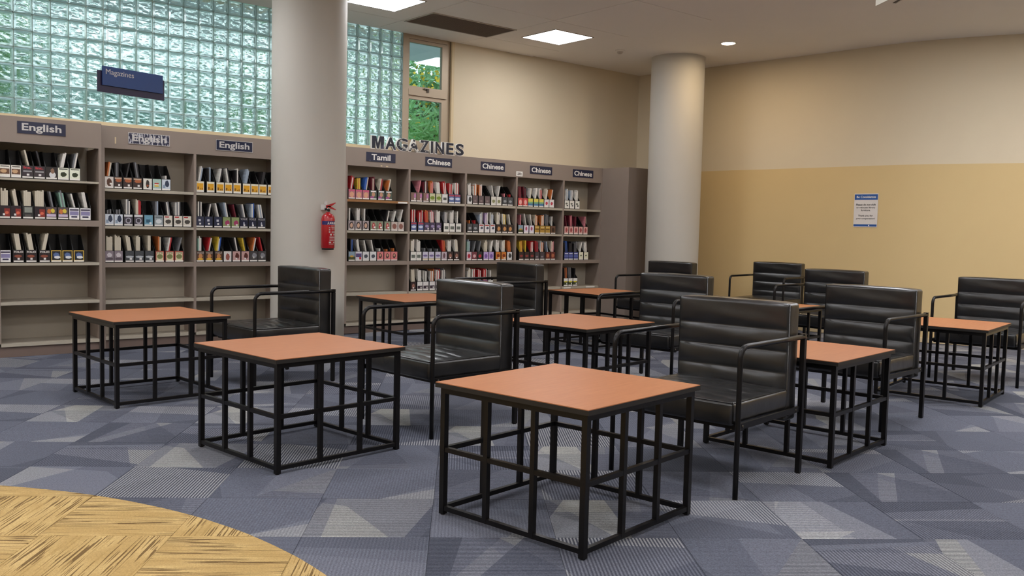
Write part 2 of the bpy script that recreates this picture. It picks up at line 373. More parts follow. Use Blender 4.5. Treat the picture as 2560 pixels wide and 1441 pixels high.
# panel lights
LP = []
for i in range(-4, 2):
    for j in range(5):
        if (i, j) not in ((1, 1), (0, 1)): LP.append((3.167+2.38*i, -1.14-2.42*j))
LP_ADDED = [(5.75, -4.8), (7.3, -5.95), (8.5, -7.1), (6.7, -7.4), (8.2, -9.2), (9.7, -9.3), (9.4, -11.3)]  # unseen panels, added off frame to brighten the curved right wall
fr = MB()
for x0, x1, y0, y1 in ((-0.305, 0.305, -0.305, -0.29), (-0.305, 0.305, 0.29, 0.305), (-0.305, -0.29, -0.29, 0.29), (0.29, 0.305, -0.29, 0.29)): fr.box(x0, x1, y0, y1, -0.018, -0.008)
frm = fr.mesh('frame', 'vent_frame'); dif = MB().cbox((0, 0, -0.013), (0.58, 0.58, 0.006)).mesh('diffuser', 'panel_glow')
def light_label(x, y):
    if abs(x-5.547) < 0.1 and abs(y+1.14) < 0.1: return 'square white ceiling light near the top of the cream wall'
    if abs(x-3.167) < 0.1 and abs(y+1.14) < 0.1: return 'square white ceiling light beside the near column top'
    return None
for x, y in LP+LP_ADDED:
    o = thing('ceiling_light', light_label(x, y) or 'unseen square white ceiling light out of frame overhead', 'ceiling light', (x, y, H-0.012), R(-38) if (x, y) in LP_ADDED else 0, 'ceiling panel lights')
    obj('frame', frm, o, (0, 0, 0.012)); obj('diffuser', dif, o, (0, 0, 0.01))
def downlight(x, y, label):
    o = thing('downlight', label, 'ceiling light', (x, y, H), 0, 'round downlights')
    obj('ring', MB().lathe([(0.098, 0), (0.098, -0.006), (0.08, -0.01), (0.08, -0.002)], 28).mesh('ring', 'print_white'), o)
    obj('lamp', MB().lathe([(0.0005, -0.0075), (0.081, -0.0075), (0.081, -0.003)], 28).mesh('lamp', 'down_glow'), o)
downlight(7.24, -2.34, 'round warm downlight glowing in the ceiling near the far column')
for y in (-7.0, -9.4): downlight(8.6, y, 'round warm downlight out of frame on the right')
# vent
o = thing('ceiling_vent', 'long dark air vent grille set in the ceiling', 'vent', (4.37, -0.815, H-0.012))
f = MB(); ax, ay = 0.585, 0.285
for q in ((-ax, ax, -ay, -ay+0.016), (-ax, ax, ay-0.016, ay), (-ax, -ax+0.016, -ay+0.016, ay-0.016), (ax-0.016, ax, -ay+0.016, ay-0.016)): f.box(*q, -0.008, 0)
obj('frame', f.mesh('frame', 'vent_frame'), o)
obj('backing', MB().box(-ax+0.016, ax-0.016, -ay+0.016, ay-0.016, -0.0015, -0.0005).mesh('backing', 'vent_dark'), o)
sl = MB().cbox((0, 0, 0), (1.134, 0.004, 0.005)).mesh('slat', 'vent_dark')
for k in range(26): obj('slat', sl, o, (0, -0.258+k*0.0206, -0.0045))
o = thing('smoke_detector', 'small round white smoke detector on the ceiling', 'smoke detector', (6.67, -1.09, H))
obj('base', MB().lathe([(0.0, 0), (0.06, 0), (0.06, -0.012), (0.05, -0.018), (0.001, -0.018)], 24).mesh('base', 'ceiling_paint'), o)
obj('sensor', MB().lathe([(0.034, -0.018), (0.034, -0.034), (0.024, -0.044), (0.001, -0.044)], 20).mesh('sensor', 'vent_frame'), o)
# white board hanging at the top right corner
o = thing('hanging_board', 'white board edge hanging at the upper right corner', 'sign', (4.498, -5.729, 2.9), math.atan2(-5.873+5.729, 4.402-4.498))
obj('board', MB().box(0, 0.9, -0.006, 0.006, 0, 0.25).mesh('board', 'board_white'), o)
for x in (0.12, 0.78): obj('wire', MB().tube([(x, 0, 0.25), (x, 0, H-2.9)], 0.0015, 6).mesh('wire', 'chrome'), o)
# columns
def column(name, x, y, label):
    m = MB().lathe([(0.35, -0.01), (0.35, H)], 72, 0, (x, y, 0))
    return struct(name, m, 'column_paint', label)
column('wall_column_1', 2.281, -1.233, 'round off-white column with the fire extinguisher')
column('wall_column_2', 7.575, -1.29, 'round off-white column at the far corner')
struct('wall_box', MB().box(7.245, 8.45, -0.775, -0.001, -0.01, 2.093), 'shelf_laminate', 'boxed brown panel at the end of the shelves')

# ------------------------------------------------------------------ glass block window
mb = MB()
for i in range(J0, I1+1): mb.box(i*GB-0.003, i*GB+0.003, 0.004, 0.03, GZ0, GZ0+9*GB)
for j in range(0, 10):
    mb.box(J0*GB, I1*GB, 0.004, 0.03, GZ0+j*GB-0.003, GZ0+j*GB+0.003)
gw = struct('window_1', mb, 'mortar', 'wall of clear wavy glass blocks')
h, k = GB/2-0.003, GB/2-0.02
bm_ = MB()
def ring(y0, y1, s):
    o_ = [(-h, -h), (h, -h), (h, h), (-h, h)]; c_ = [(-k, -k), (k, -k), (k, k), (-k, k)]
    for q in range(4):
        (a0, b0), (a1, b1) = o_[q], o_[(q+1) % 4]; (c0, d0), (c1, d1) = c_[q], c_[(q+1) % 4]
        bm_.quad([(a0, y0, b0), (a1, y0, b1), (c1, y1, d1), (c0, y1, d0)], 1)
    bm_.quad([(a, y1, b) for a, b in c_])
ring(-0.008, -0.016, -1); ring(0.068, 0.076, 1)
o_ = [(-h, -h), (h, -h), (h, h), (-h, h)]
for q in range(4):
    (a0, b0), (a1, b1) = o_[q], o_[(q+1) % 4]; bm_.quad([(a0, -0.008, b0), (a1, -0.008, b1), (a1, 0.068, b1), (a0, 0.068, b0)], 1)
import bmesh
gm = bm_.mesh('glass_block', ['glass_block', 'glass_rim'])
b_ = bmesh.new(); b_.from_mesh(gm); bmesh.ops.remove_doubles(b_, verts=b_.verts, dist=1e-5); bmesh.ops.recalc_face_normals(b_, faces=b_.faces); b_.to_mesh(gm); b_.free()
for i in range(I0, I1):
    for j in range(9): obj('glass_block', gm, gw, ((i+0.5)*GB, 0, GZ0+(j+0.5)*GB))
rest = MB()
for i in range(J0, I0):
    for j in range(9):
        for v_ in gm.polygons: rest.quad([tuple(gm.vertices[q].co+Vector(((i+0.5)*GB, 0, GZ0+(j+0.5)*GB))) for q in v_.vertices], v_.material_index)
mm = bpy.data.meshes.new('glass_blocks'); mm.from_pydata(rest.v, [], rest.f)
for q in ('glass_block', 'glass_rim'): mm.materials.append(MATS[q])
mm.polygons.foreach_set('material_index', rest.mi); tag(obj('glass_blocks', mm, gw), kind='stuff')
# casement window
wx0, wx1, wz0, wz1 = 4.122, 4.826, 2.13, 3.519
mb = MB(); mb.box(wx0, 4.205, 0.005, 0.1, wz0, wz1); mb.box(4.765, wx1, 0.03, 0.12, wz0, wz1); mb.box(4.205, 4.765, 0.005, 0.1, 3.468, wz1)
mb.box(4.205, 4.765, 0.0, 0.1, 2.802, 2.872); mb.box(4.205, 4.765, 0.005, 0.1, wz0, 2.235)
w2 = struct('window_2', mb, 'window_alu', 'narrow two-pane casement window in a tan metal frame')
def sash(z0, z1, g0, g1, nm):
    m = MB(); m.box(4.206, 4.222, 0.02, 0.07, z0, z1); m.box(4.7, 4.764, 0.02, 0.07, z0, z1); m.box(4.222, 4.7, 0.02, 0.07, g1, z1); m.box(4.222, 4.7, 0.02, 0.07, z0, g0)
    s = obj('sash', m.mesh('sash', 'window_alu'), w2); obj('pane', MB().box(4.222, 4.7, 0.043, 0.047, g0, g1).mesh('pane', 'window_glass'), s); return s
s = sash(2.874, 3.466, 2.914, 3.43, 'u'); sash(2.237, 2.8, 2.268, 2.757, 'l')
obj('latch', MB().box(4.43, 4.5, 0.0, 0.02, 2.884, 2.9).cbox((4.475, -0.008, 2.872), (0.025, 0.016, 0.04)).mesh('latch', 'dark_metal'), s)
# ------------------------------------------------------------------ outside
struct('ground_outside', MB().box(-15, 25, 0.2, 30, -0.3, -0.2), 'concrete', 'pale paving outside the windows')
struct('roof_overhang', MB().box(-12, 12, 0.2, 2.28, 3.7, 3.95), 'concrete', 'grey roof overhang above the windows outside')
def plant(name, label, x, y, h, rad, crown_h, leaf, n, size, seed, slim=0.35, blossom=0, hang=0.3):
    rnd = random.Random(seed); o = thing(name, label, 'tree' if h > 2.6 else 'shrub', (x, y, -0.2), rnd.random()*6, 'plants outside the windows')
    st = MB(); top = h-crown_h*0.5
    st.tube([(0, 0, 0), (0.05, 0.03, top*0.5), (0, 0, top)], [0.09, 0.07, 0.04], 8)
    cl = []
    for k in range(9):
        a = rnd.random()*6.28; rr = rad*rnd.uniform(0.25, 0.75); c = Vector((math.cos(a)*rr, math.sin(a)*rr, h-crown_h+crown_h*rnd.uniform(0.15, 0.85))); cl.append(c)
        st.tube([(0, 0, top*0.6), (c.x*0.5, c.y*0.5, (top*0.6+c.z)/2), tuple(c)], [0.04, 0.025, 0.012], 6)
    obj('trunk', st.mesh('trunk', 'bark'), o)
    def leaves(nm, mat, n, size, slim):
        lf = MB()
        for k in range(n):
            c = rnd.choice(cl); d = Vector((rnd.gauss(0, 1), rnd.gauss(0, 1), rnd.gauss(0, 0.8))).normalized()*rnd.random()**0.4
            p = c+Vector((d.x*rad*0.5, d.y*rad*0.5, d.z*crown_h*0.33)); u = Vector((rnd.gauss(0, 1), rnd.gauss(0, 1), rnd.gauss(-hang, 0.6))).normalized()
            w = u.cross(Vector((rnd.gauss(0, 1), rnd.gauss(0, 1), rnd.gauss(0, 1)))).normalized()*slim*0.5; s_ = size*rnd.uniform(0.6, 1.2)
            lf.quad([p, p+(u*0.5+w)*s_, p+u*s_, p+(u*0.5-w)*s_])
        m = bpy.data.meshes.new(nm); m.from_pydata(lf.v, [], lf.f); m.materials.append(MATS[mat])
        tag(obj(nm, m, o), kind='stuff')
    leaves('foliage', leaf, n, size, slim)
    if blossom: leaves('blossom', 'blossom', blossom, 0.085, 0.9)
plant('flowering_tree', 'tree with yellow blossom seen through the upper casement pane', 7.25, 4.3, 4.65, 0.95, 2.0, 'leaf_a', 3600, 0.15, 1, 0.4, 900)
plant('leafy_shrub', 'pale green long-leaved shrub seen through the lower casement pane', 6.0, 2.35, 3.3, 0.5, 1.3, 'leaf_b', 1300, 0.24, 2, 0.16)
plant('garden_tree', 'pale tree far behind the glass blocks left of the near column', 1.3, 7.0, 5.2, 1.0, 3.4, 'leaf_c', 1800, 0.26, 11)
plant('garden_tree', 'pale tree far behind the glass blocks right of the near column', 4.1, 7.3, 5.0, 1.0, 3.2, 'leaf_c', 1800, 0.26, 12)
plant('garden_tree', 'pale tree far behind the glass blocks beside the casement window', 6.7, 7.6, 4.9, 0.9, 3.0, 'leaf_c', 1600, 0.26, 13)
plant('garden_tree', 'dark green tree behind the shrub outside the casement window', 9.3, 7.4, 4.2, 1.0, 2.4, 'leaf_c', 1500, 0.26, 3)
plant('garden_tree', 'green tree blurred behind the glass blocks right of the near column', 4.75, 4.6, 3.7, 0.95, 2.3, 'leaf_a', 1500, 0.24, 4)
plant('garden_tree', 'green tree blurred behind the glass blocks left of the near column', 2.3, 4.5, 3.5, 0.95, 2.2, 'leaf_c', 1500, 0.24, 5)
plant('garden_tree', 'bright green tree blurred behind the hanging sign', -0.1, 4.2, 4.4, 0.95, 3.0, 'leaf_a', 1900, 0.24, 6)
plant('garden_tree', 'green tree blurred behind the glass blocks at far left', -2.5, 3.6, 4.6, 0.95, 3.2, 'leaf_a', 1900, 0.24, 7)

# ------------------------------------------------------------------ floor of carpet tiles
FA = R(-36.5); TS = 0.5; U0, V0 = 0.45, 0.07
fca, fsa = math.cos(FA), math.sin(FA)
def uv2w(u, v): return (u*fca-v*fsa, u*fsa+v*fca)
floor = struct('floor', MB().box(-8.2, 11.8, -13.2, 0.2, -0.12, -0.006), 'carpet_blue', 'floor laid with blue-grey and gold carpet tiles')
GC, GR = (-2.867, -6.364), 2.599
def tile_mesh(name, poly, rot, rnd_, mat, z):      # poly in tile coordinates 0..1, counter-clockwise
    n = len(poly); cx = sum(p[0] for p in poly)/n; cy = sum(p[1] for p in poly)/n
    V = []; F = []; ins = 0.0016/TS
    for s_, zz in ((0, -0.0055), (0, -0.0012), (1, 0.0)):
        for x, y in poly:
            d = math.hypot(x-cx, y-cy) or 1
            V.append(((x-(x-cx)/d*ins*s_*1.3-0.5)*TS, (y-(y-cy)/d*ins*s_*1.3-0.5)*TS, zz+z))
    for a in (0, n):
        for i in range(n): F.append((a+i, a+(i+1) % n, a+n+(i+1) % n, a+n+i))
    F.append(tuple(range(2*n, 3*n)))
    return V, F
def finish_tile(name, V, F, uvrot, rnds, mat, cent):
    m = bpy.data.meshes.new(name); m.from_pydata(V, [], F); m.materials.append(MATS[mat])
    uvl = m.uv_layers.new(name='UVMap'); at = m.attributes.new('trand', 'FLOAT', 'FACE')
    for p in m.polygons:
        c, rot, rr = cent(p.index)
        for li in p.loop_indices:
            v = m.vertices[m.loops[li].vertex_index].co; x, y = (v.x-c[0])/TS, (v.y-c[1])/TS
            if rot == 1: x, y = y, -x
            elif rot == 2: x, y = -x, -y
            elif rot == 3: x, y = -y, x
            uvl.data[li].uv = (x+0.5, y+0.5)
        at.data[p.index].value = rr
    return m
SQ = [(0.0012, 0.0012), (0.9988, 0.0012), (0.9988, 0.9988), (0.0012, 0.9988)]
rt = random.Random(3); VAR = []
for k in range(24):
    V, F = tile_mesh('carpet_tile', SQ, 0, 0, 'carpet_blue', 0)
    VAR.append(finish_tile('carpet_tile', V, F, 0, 0, 'carpet_blue', (lambda rot, rr: (lambda i: ((0, 0), rot, rr)))((0, 1, 2, 3)[k % 4], rt.random()*4)))
GVAR = []
for k in range(8):
    V, F = tile_mesh('carpet_tile', SQ, 0, 0, 'carpet_gold', 0.0015)
    GVAR.append(finish_tile('carpet_tile', V, F, 0, 0, 'carpet_gold', (lambda rot, rr: (lambda i: ((0, 0), rot, rr)))(k % 2, rt.random()*4)))
def inroom(x, y): return -7.6 < x < wx(max(-12.9, min(0, y)))[0]-0.1 and -12.6 < y < -0.25
cand = []; gold = []
for iu in range(-40, 40):
    for iv in range(-44, 30):
        u, v = U0+iu*TS, V0+iv*TS; x, y = uv2w(u+TS/2, v+TS/2)
        if not inroom(x, y): continue
        gd = math.hypot(x-GC[0], y-GC[1])
        q = pix((x, y, 0)); vis = q[2] > 0.5 and -160 < q[0] < 2720 and 500 < q[1] < 1620
        if gd < GR-0.36: gold.append((not vis, q[2], iu, iv, x, y, 1))
        else:
            if gd < GR+0.36: gold.append((not vis, q[2], iu, iv, x, y, 0))
            cand.append((not vis, q[2], iu, iv, x, y))
cand.sort(); gold.sort()
NS = 0
rest_v, rest_f, rest_c = [], [], []
def clipped(iu, iv):      # the part of a gold tile that lies inside the round edge
    poly = list(SQ); N = 180
    for kk in range(N):
        t = kk*2*math.pi/N; nx, ny = math.cos(t), math.sin(t); out = []
        def sd(p):
            x, y = uv2w(U0+iu*TS+p[0]*TS, V0+iv*TS+p[1]*TS); return (x-GC[0])*nx+(y-GC[1])*ny-GR
        for i, a in enumerate(poly):
            b = poly[(i+1) % len(poly)]; da, db = sd(a), sd(b)
            if da <= 0: out.append(a)
            if (da < 0 < db) or (db < 0 < da): f = da/(da-db); out.append((a[0]+(b[0]-a[0])*f, a[1]+(b[1]-a[1])*f))
        poly = out
        if len(poly) < 3: return None
    cl = []
    for p in poly:
        if not cl or math.hypot(p[0]-cl[-1][0], p[1]-cl[-1][1]) > 0.004: cl.append(p)
    return cl if len(cl) > 2 else None
for hid, dz, iu, iv, x, y, whole in gold:
    if hid: 
        if whole:
            V, F = tile_mesh('', SQ, 0, 0, '', 0.0015); ux, vy = (x, y); b0 = len(rest_v)
            rest_v += [(x+px*fca-py*fsa, y+px*fsa+py*fca, pz, 1) for px, py, pz in V]
            for f_ in F: rest_f.append(tuple(b0+i for i in f_)); rest_c.append((x, y, (iu+iv) % 2, (iu*37+iv*91) % 97/25, 1))
        continue
    if whole: obj('carpet_tile', GVAR[((iu*7+iv*3) % 4)*2+(iu+iv) % 2], floor, (x, y, 0), FA)
    else:
        poly = clipped(iu, iv)
        if poly is None: continue
        V, F = tile_mesh('carpet_tile', poly, 0, 0, '', 0.0015); rr = (iu*37+iv*91) % 97/25; rot = (iu+iv) % 2
        obj('carpet_tile', finish_tile('carpet_tile', V, F, 0, 0, 'carpet_gold', lambda i: ((0, 0), rot, rr)), floor, (x, y, 0), FA)
    NS += 1
for hid, dz, iu, iv, x, y in cand:
    if not hid and NS < 298:
        obj('carpet_tile', VAR[((iu+iv) % 2+2*((iu*5+iv*11+(iu*iv) % 7) % 12)) % 24], floor, (x, y, 0), FA); NS += 1
    else:
        V, F = tile_mesh('', SQ, 0, 0, '', 0); b0 = len(rest_v)
        rest_v += [(x+px*fca-py*fsa, y+px*fsa+py*fca, pz, 0) for px, py, pz in V]
        for f_ in F: rest_f.append(tuple(b0+i for i in f_)); rest_c.append((x, y, (iu+iv) % 2+rt.choice((0, 2)), rt.random()*4, 0))
m = bpy.data.meshes.new('carpet_tiles'); m.from_pydata([p[:3] for p in rest_v], [], rest_f); m.materials.append(MATS['carpet_blue']); m.materials.append(MATS['carpet_gold'])
uvl = m.uv_layers.new(name='UVMap'); at = m.attributes.new('trand', 'FLOAT', 'FACE')
for p in m.polygons:
    cx, cy, rot, rr, gi = rest_c[p.index]; p.material_index = gi; at.data[p.index].value = rest_c[p.index-p.index % 9][3]; rot = rest_c[p.index-p.index % 9][2]
    for li in p.loop_indices:
        v = m.vertices[m.loops[li].vertex_index].co; dx, dy = v.x-cx, v.y-cy; x, y = (dx*fca+dy*fsa)/TS, (-dx*fsa+dy*fca)/TS
        if rot == 1: x, y = y, -x
        elif rot == 2: x, y = -x, -y
        elif rot == 3: x, y = -y, x
        uvl.data[li].uv = (x+0.5, y+0.5)
tag(obj('carpet_tiles', m, floor), kind='stuff')

# ------------------------------------------------------------------ bookcases
FRONT = -0.28
def bookcase(label, xs, front, levels, header_z, top=2.095, extra=None):
    # xs: the centre lines of the uprights
    x0, x1 = xs[0], xs[-1]
    o = thing('bookcase', label, 'bookcase', ((x0+x1)/2, 0, 0), 0, 'magazine bookcases'); ox = -(x0+x1)/2; t = 0.013
    obj('header', MB().box(x0-t+ox, x1+t+ox, front, front+0.025, header_z, top).mesh('header', 'shelf_laminate'), o)
    obj('top_board', MB().box(x0-t+ox, x1+t+ox, front+0.025, -0.001, top-0.025, top).mesh('top_board', 'shelf_laminate'), o)
    obj('back_panel', MB().box(x0+ox, x1+ox, -0.014, -0.002, 0.1, top-0.025).mesh('back_panel', 'shelf_inside'), o)
    obj('kickboard', MB().box(x0-t+ox, x1+t+ox, front+0.03, front+0.045, 0.0, levels[-1][0]-levels[-1][1]).mesh('kickboard', 'kick'), o)
    for x in xs: obj('upright', MB().box(x-t+ox, x+t+ox, front+0.0005, -0.014, 0.0 if x in (x0, x1) else levels[-1][0], header_z if True else top).mesh('upright', ['shelf_laminate']), o)
    for a, b in zip(xs, xs[1:]):
        for z, th in levels:
            s = obj('shelf', MB().box(a+t+ox, b-t+ox, front+0.004, -0.014, z-th, z).mesh('shelf', 'shelf_inside'), o)
            obj('front_edge', MB().box(a+t+ox, b-t+ox, front+0.001, front+0.004, z-th, z).mesh('front_edge', 'wood_lip' if extra and abs(a-extra[0]) < 0.02 and abs(z-extra[1]) < 0.02 else ('shelf_laminate' if th > 0.04 else 'shelf_lip')), s)
    return o
LV = [(1.515, 0.027), (1.165, 0.025), (0.818, 0.042), (0.46, 0.03), (0.116, 0.027)]
LV1 = [(1.564, 0.018), (1.211, 0.055), (0.828, 0.024), (0.484, 0.026), (0.12, 0.026)]
XA = [-1.04, -0.215, 0.615]; XB = [0.677, 1.534, 2.412]; XC = [2.438, 3.225, 4.054, 4.876, 5.691, 6.515, 7.236]
bookcase('deep brown-grey magazine bookcase at far left, projecting past its neighbour', XA, -0.41, LV1, 1.868)
bookcase('brown-grey magazine bookcase left of the near column under two English signs', XB, FRONT, LV, 1.89)
bookcase('long brown-grey magazine bookcase right of the near column under Tamil and Chinese signs', XC, FRONT, LV, 1.89, extra=(3.225, 1.515))

# covers -----------------------------------------------------------------------------------
COV = {}
def C_(code, desc, bg, *sh): COV[code] = (desc, bg, sh)
C_('vul', 'white and brown', 'e6e0d4', ('r', .05, .25, .95, .7, '6b4a35'), ('e', .4, .5, .3, .15, 'c9a27a'), ('r', .1, .84, .9, .93, '666055'))
C_('inc', 'charcoal red-titled', '3a3035', ('r', .1, .5, .9, .62, '9a9a9a'), ('r', .42, .2, .66, .36, 'e8e4e0'))
C_('ins', 'dark portrait', '2c2422', ('e', .6, .35, .3, .25, 'd8d8d8'), ('e', .6, .68, .18, .22, '8a6a55'))
C_('lap', 'pale green turtle', 'e4e6d2', ('e', .5, .45, .28, .2, '2e3520'), ('r', .1, .86, .9, .94, '33382c'))
C_('red', 'dark red', '2a1f26', ('r', .45, .14, 1, .8, '8c2f28'), ('e', .7, .45, .18, .12, 'd96a50'), ('r', .3, .22, .52, .38, 'e8e4e0'))
C_('gre', 'dark grey', '2f3030', ('r', .15, .5, .9, .95, '8b8f86'), ('r', .2, .15, .8, .35, '55504c'))
C_('car', 'multicoloured car', '5b4b4d', ('e', .3, .65, .2, .2, 'c8743c'), ('e', .65, .7, .2, .18, 'd8c24a'), ('r', .05, .2, .95, .42, 'c9b9d0'))
C_('mac', 'white and lilac', 'e9e6e6', ('r', .05, .76, .95, .9, '4a4458'), ('r', .05, .36, .95, .7, '8d86ad'), ('r', .2, .16, .8, .3, '3a3550'))
C_('fol', 'dark brown', '2a2022', ('e', .45, .5, .35, .12, '8a4a38'), ('r', .4, .2, .62, .36, 'e8e4e0'))
C_('nat', 'yellow-bordered', 'd8b24a', ('r', .08, .16, .92, .93, '20242c'), ('e', .5, .6, .3, .2, '5a6f9c'), ('e', .6, .4, .3, .12, 'e8e8e8'))
C_('wh1', 'pale portrait', 'd8d0c8', ('e', .5, .5, .3, .35, '5a3a2c'), ('r', .55, .3, .8, .45, 'f0ece6'))
C_('sta', 'dark orange-lit', '3c2b28', ('e', .55, .7, .4, .15, 'b0623a'), ('r', .05, .82, .95, .95, 'c8a890'), ('r', .5, .2, .75, .38, 'e8e4e0'))
C_('lad', 'white standing-figure', 'e0dcd0', ('e', .5, .5, .2, .38, '2f2825'), ('e', .5, .35, .12, .1, 'a0522d'))
C_('bur', 'teal burger', 'a9c4b8', ('e', .45, .58, .28, .07, 'c0392b'), ('e', .45, .47, .3, .06, 'f0e8d0'), ('e', .45, .36, .3, .07, 'e0b83a'))
C_('boy', 'pale blue portrait', 'cfd6df', ('e', .6, .6, .25, .3, '2f3a50'), ('r', .1, .2, .4, .5, '8fa0b5'))
C_('bik', 'grey ring', '4a4650', ('e', .5, .45, .34, .27, 'b0acb8'), ('e', .5, .47, .22, .18, '3a3640'), ('r', 0, .8, 1, 1, 'd8d8d8'))
C_('tea', 'teal blue', '6fa0b5', ('r', .2, .3, .7, .6, '2f5a70'), ('r', .6, .2, .85, .35, 'e8e8e8'))
C_('gca', 'silver grey', '9aa4a8', ('e', .5, .45, .35, .2, 'd8dcdc'), ('r', .1, .75, .9, .9, '6a7478'))
C_('rca', 'cream red-titled', 'd9d2c4', ('e', .5, .45, .35, .2, '4a4540'), ('r', .1, .82, .6, .93, 'b03030'))
C_('por', 'mauve grey', '8d8088', ('e', .5, .65, .3, .2, 'd0c8cc'), ('r', .1, .2, .9, .4, '5a5058'))
C_('bw', 'slate grey', '45484c', ('e', .5, .48, .45, .1, 'b8bcc0'), ('r', .5, .2, .8, .38, 'e4e0dc'))
C_('tim', 'red-bordered', 'b5352e', ('r', .08, .1, .92, .95, 'd8cfa8'), ('e', .5, .5, .35, .22, '7a8050'))
C_('nyr', 'amber yellow', 'e9e0c8', ('r', .08, .2, .92, .82, 'e0a428'), ('r', .14, .25, .35, .5, '8a5a1c'), ('r', .7, .22, .8, .4, '6a4010'), ('r', .5, .22, .58, .36, '6a4010'))
C_('nav', 'navy', '30344a', ('r', .3, .55, .6, .75, 'c8c8d0'), ('r', .4, .24, .64, .4, 'e4e0dc'))
C_('grp', 'olive and magenta', '8d9a68', ('e', .6, .45, .3, .25, 'a8406a'), ('r', .55, .2, .8, .34, 'e4e0dc'))
C_('vgd', 'midnight blue', '22253a', ('e', .5, .4, .08, .22, 'b8b8c8'), ('r', .45, .18, .66, .34, 'e4e0dc'))
C_('vgl', 'golden brown', '5a3f30', ('e', .5, .52, .25, .26, 'c88a5a'), ('e', .5, .25, .38, .1, 'e0b040'))
C_('fig', 'pale figure', 'ddd5d0', ('e', .5, .45, .25, .35, '9a5a50'))
C_('pgi', 'dusky pink', 'c8a09a', ('e', .6, .55, .25, .3, '5a2f28'), ('r', .4, .2, .62, .36, 'e8e4e0'))
C_('dgc', 'charcoal', '4a4646', ('e', .6, .6, .3, .25, '8a8a90'), ('r', .4, .3, .6, .5, 'c8c4c0'))
C_('tm1', 'rose portrait', 'b5707a', ('e', .5, .45, .35, .3, 'd8a080'), ('r', 0, .82, 1, .95, 'd0507a'))
C_('tm2', 'green portrait', '4f5a50', ('e', .5, .55, .25, .25, 'c09070'), ('r', .1, .82, .9, .95, 'e8e0e0'), ('e', .3, .25, .3, .12, 'a0508a'))
C_('gir', 'dark-haired girl', 'a89a9c', ('e', .5, .5, .35, .4, '2f2528'), ('e', .5, .5, .22, .25, 'd0a890'))
C_('gi2', 'khaki portrait', '8a9078', ('e', .5, .5, .25, .35, 'b03040'), ('e', .5, .6, .12, .12, 'd8b098'), ('r', .5, .25, .8, .42, 'f0ece8'))
C_('bab', 'beige portrait', 'c8b8b0', ('e', .5, .5, .35, .3, '8a5a50'))
C_('lnd', 'landscape', '8aa0b0', ('r', 0, .12, 1, .45, '4a5030'), ('e', .5, .5, .3, .1, 'd0a040'))
C_('ppw', 'white and violet', 'd8d4dc', ('r', .05, .4, .95, .8, '5a4a7a'), ('r', .6, .15, .9, .4, 'c03030'))
C_('blw', 'white sketch', 'dcdcdc', ('e', .5, .5, .3, .2, '4a4e58'))
C_('pnk', 'salmon pink', 'd8807f', ('e', .5, .55, .25, .28, '4a3030'), ('e', .5, .6, .13, .15, 'c89a80'))
C_('pkb', 'brown and lilac', '8a6a60', ('e', .75, .65, .2, .28, 'b878a8'), ('r', .6, .2, .85, .4, 'e0dcd8'))
C_('grn', 'lime green', 'c8c8a0', ('e', .5, .5, .4, .2, '7a9030'))
C_('wbk', 'white boxed', 'e0e0dc', ('r', .2, .3, .8, .6, '505050'))
C_('bl2', 'blue', '5a6a9a', ('r', 0, .78, 1, .95, 'b04050'), ('e', .5, .5, .4, .15, 'd0d8e8'))
C_('pur', 'purple', '4a3f5a', ('e', .5, .6, .35, .15, '9a8ab0'), ('r', .6, .22, .85, .42, 'e0dcd8'))
C_('whc', 'white framed', 'e4e2da', ('r', .15, .3, .85, .65, '6a7068'))
C_('mtn', 'pale lavender', 'c8c4d4', ('e', .5, .55, .4, .12, '7a6a9a'), ('r', 0, .1, 1, .2, 'd0b050'))
C_('ld2', 'mauve portrait', 'c0b0b8', ('e', .5, .55, .2, .3, '6a4a50'))
C_('drk', 'dark portrait', '3a2a2a', ('e', .5, .5, .25, .3, 'a07060'), ('r', .4, .24, .66, .4, 'e0dcd8'))
C_('wht', 'white black-banded', 'e0dcd8', ('r', .05, .2, .95, .55, '3a2c38'), ('r', .6, .24, .82, .42, 'e0dcd8'))
C_('brn', 'dull brown', '6a5a5c', ('r', .3, .3, .7, .5, '8a7a78'))
C_('whp', 'white and olive', 'd8d4c8', ('e', .5, .45, .3, .2, '8a8a60'))
C_('dgr', 'dark slate', '4a4c50', ('e', .5, .5, .3, .15, '9a9ca0'))
C_('whm', 'white and red', 'e4e0e0', ('e', .6, .55, .25, .15, '505868'), ('r', .1, .8, .9, .92, 'b04038'))
C_('foo', 'brown food', '3a2c28', ('e', .5, .5, .3, .25, 'c8905a'))
C_('rd1', 'pink and crimson', 'd8c0c8', ('e', .5, .5, .3, .25, 'b02840'))
C_('rd2', 'plum', '7a4048', ('e', .5, .5, .3, .2, 'd8b0b0'))
C_('rd3', 'black and red', '2f2f30', ('e', .5, .5, .3, .2, 'c03038'))
C_('lav', 'lavender', 'b8a0d0', ('e', .5, .5, .3, .25, '7a5aa0'))
C_('org', 'orange', 'c87830', ('e', .5, .55, .3, .2, '7a3018'), ('r', .5, .15, .9, .35, 'e0c0a0'))
C_('bwp', 'black and white', 'd8d8d8', ('e', .6, .55, .3, .3, '3a3a3a'))
C_('rdp', 'bright red', 'd04a48', ('e', .5, .5, .3, .3, 'e8b0a8'))
C_('rai', 'rainbow', 'e0d060', ('r', 0, .12, 1, .4, '4a7aa0'), ('r', 0, .4, 1, .6, '80b080'))
C_('whr', 'white and pink', 'e4dedc', ('e', .5, .5, .25, .2, 'c04050'))
C_('pkw', 'pale pink', 'e0d8e4', ('e', .5, .6, .2, .25, 'b0506a'))
C_('gol', 'mustard', 'b08a3a', ('r', .1, .5, .9, .6, '5a4020'), ('r', .1, .75, .9, .85, 'd8c080'))
C_('brw', 'brown', '6a4a38', ('e', .5, .5, .3, .3, '3a2818'))
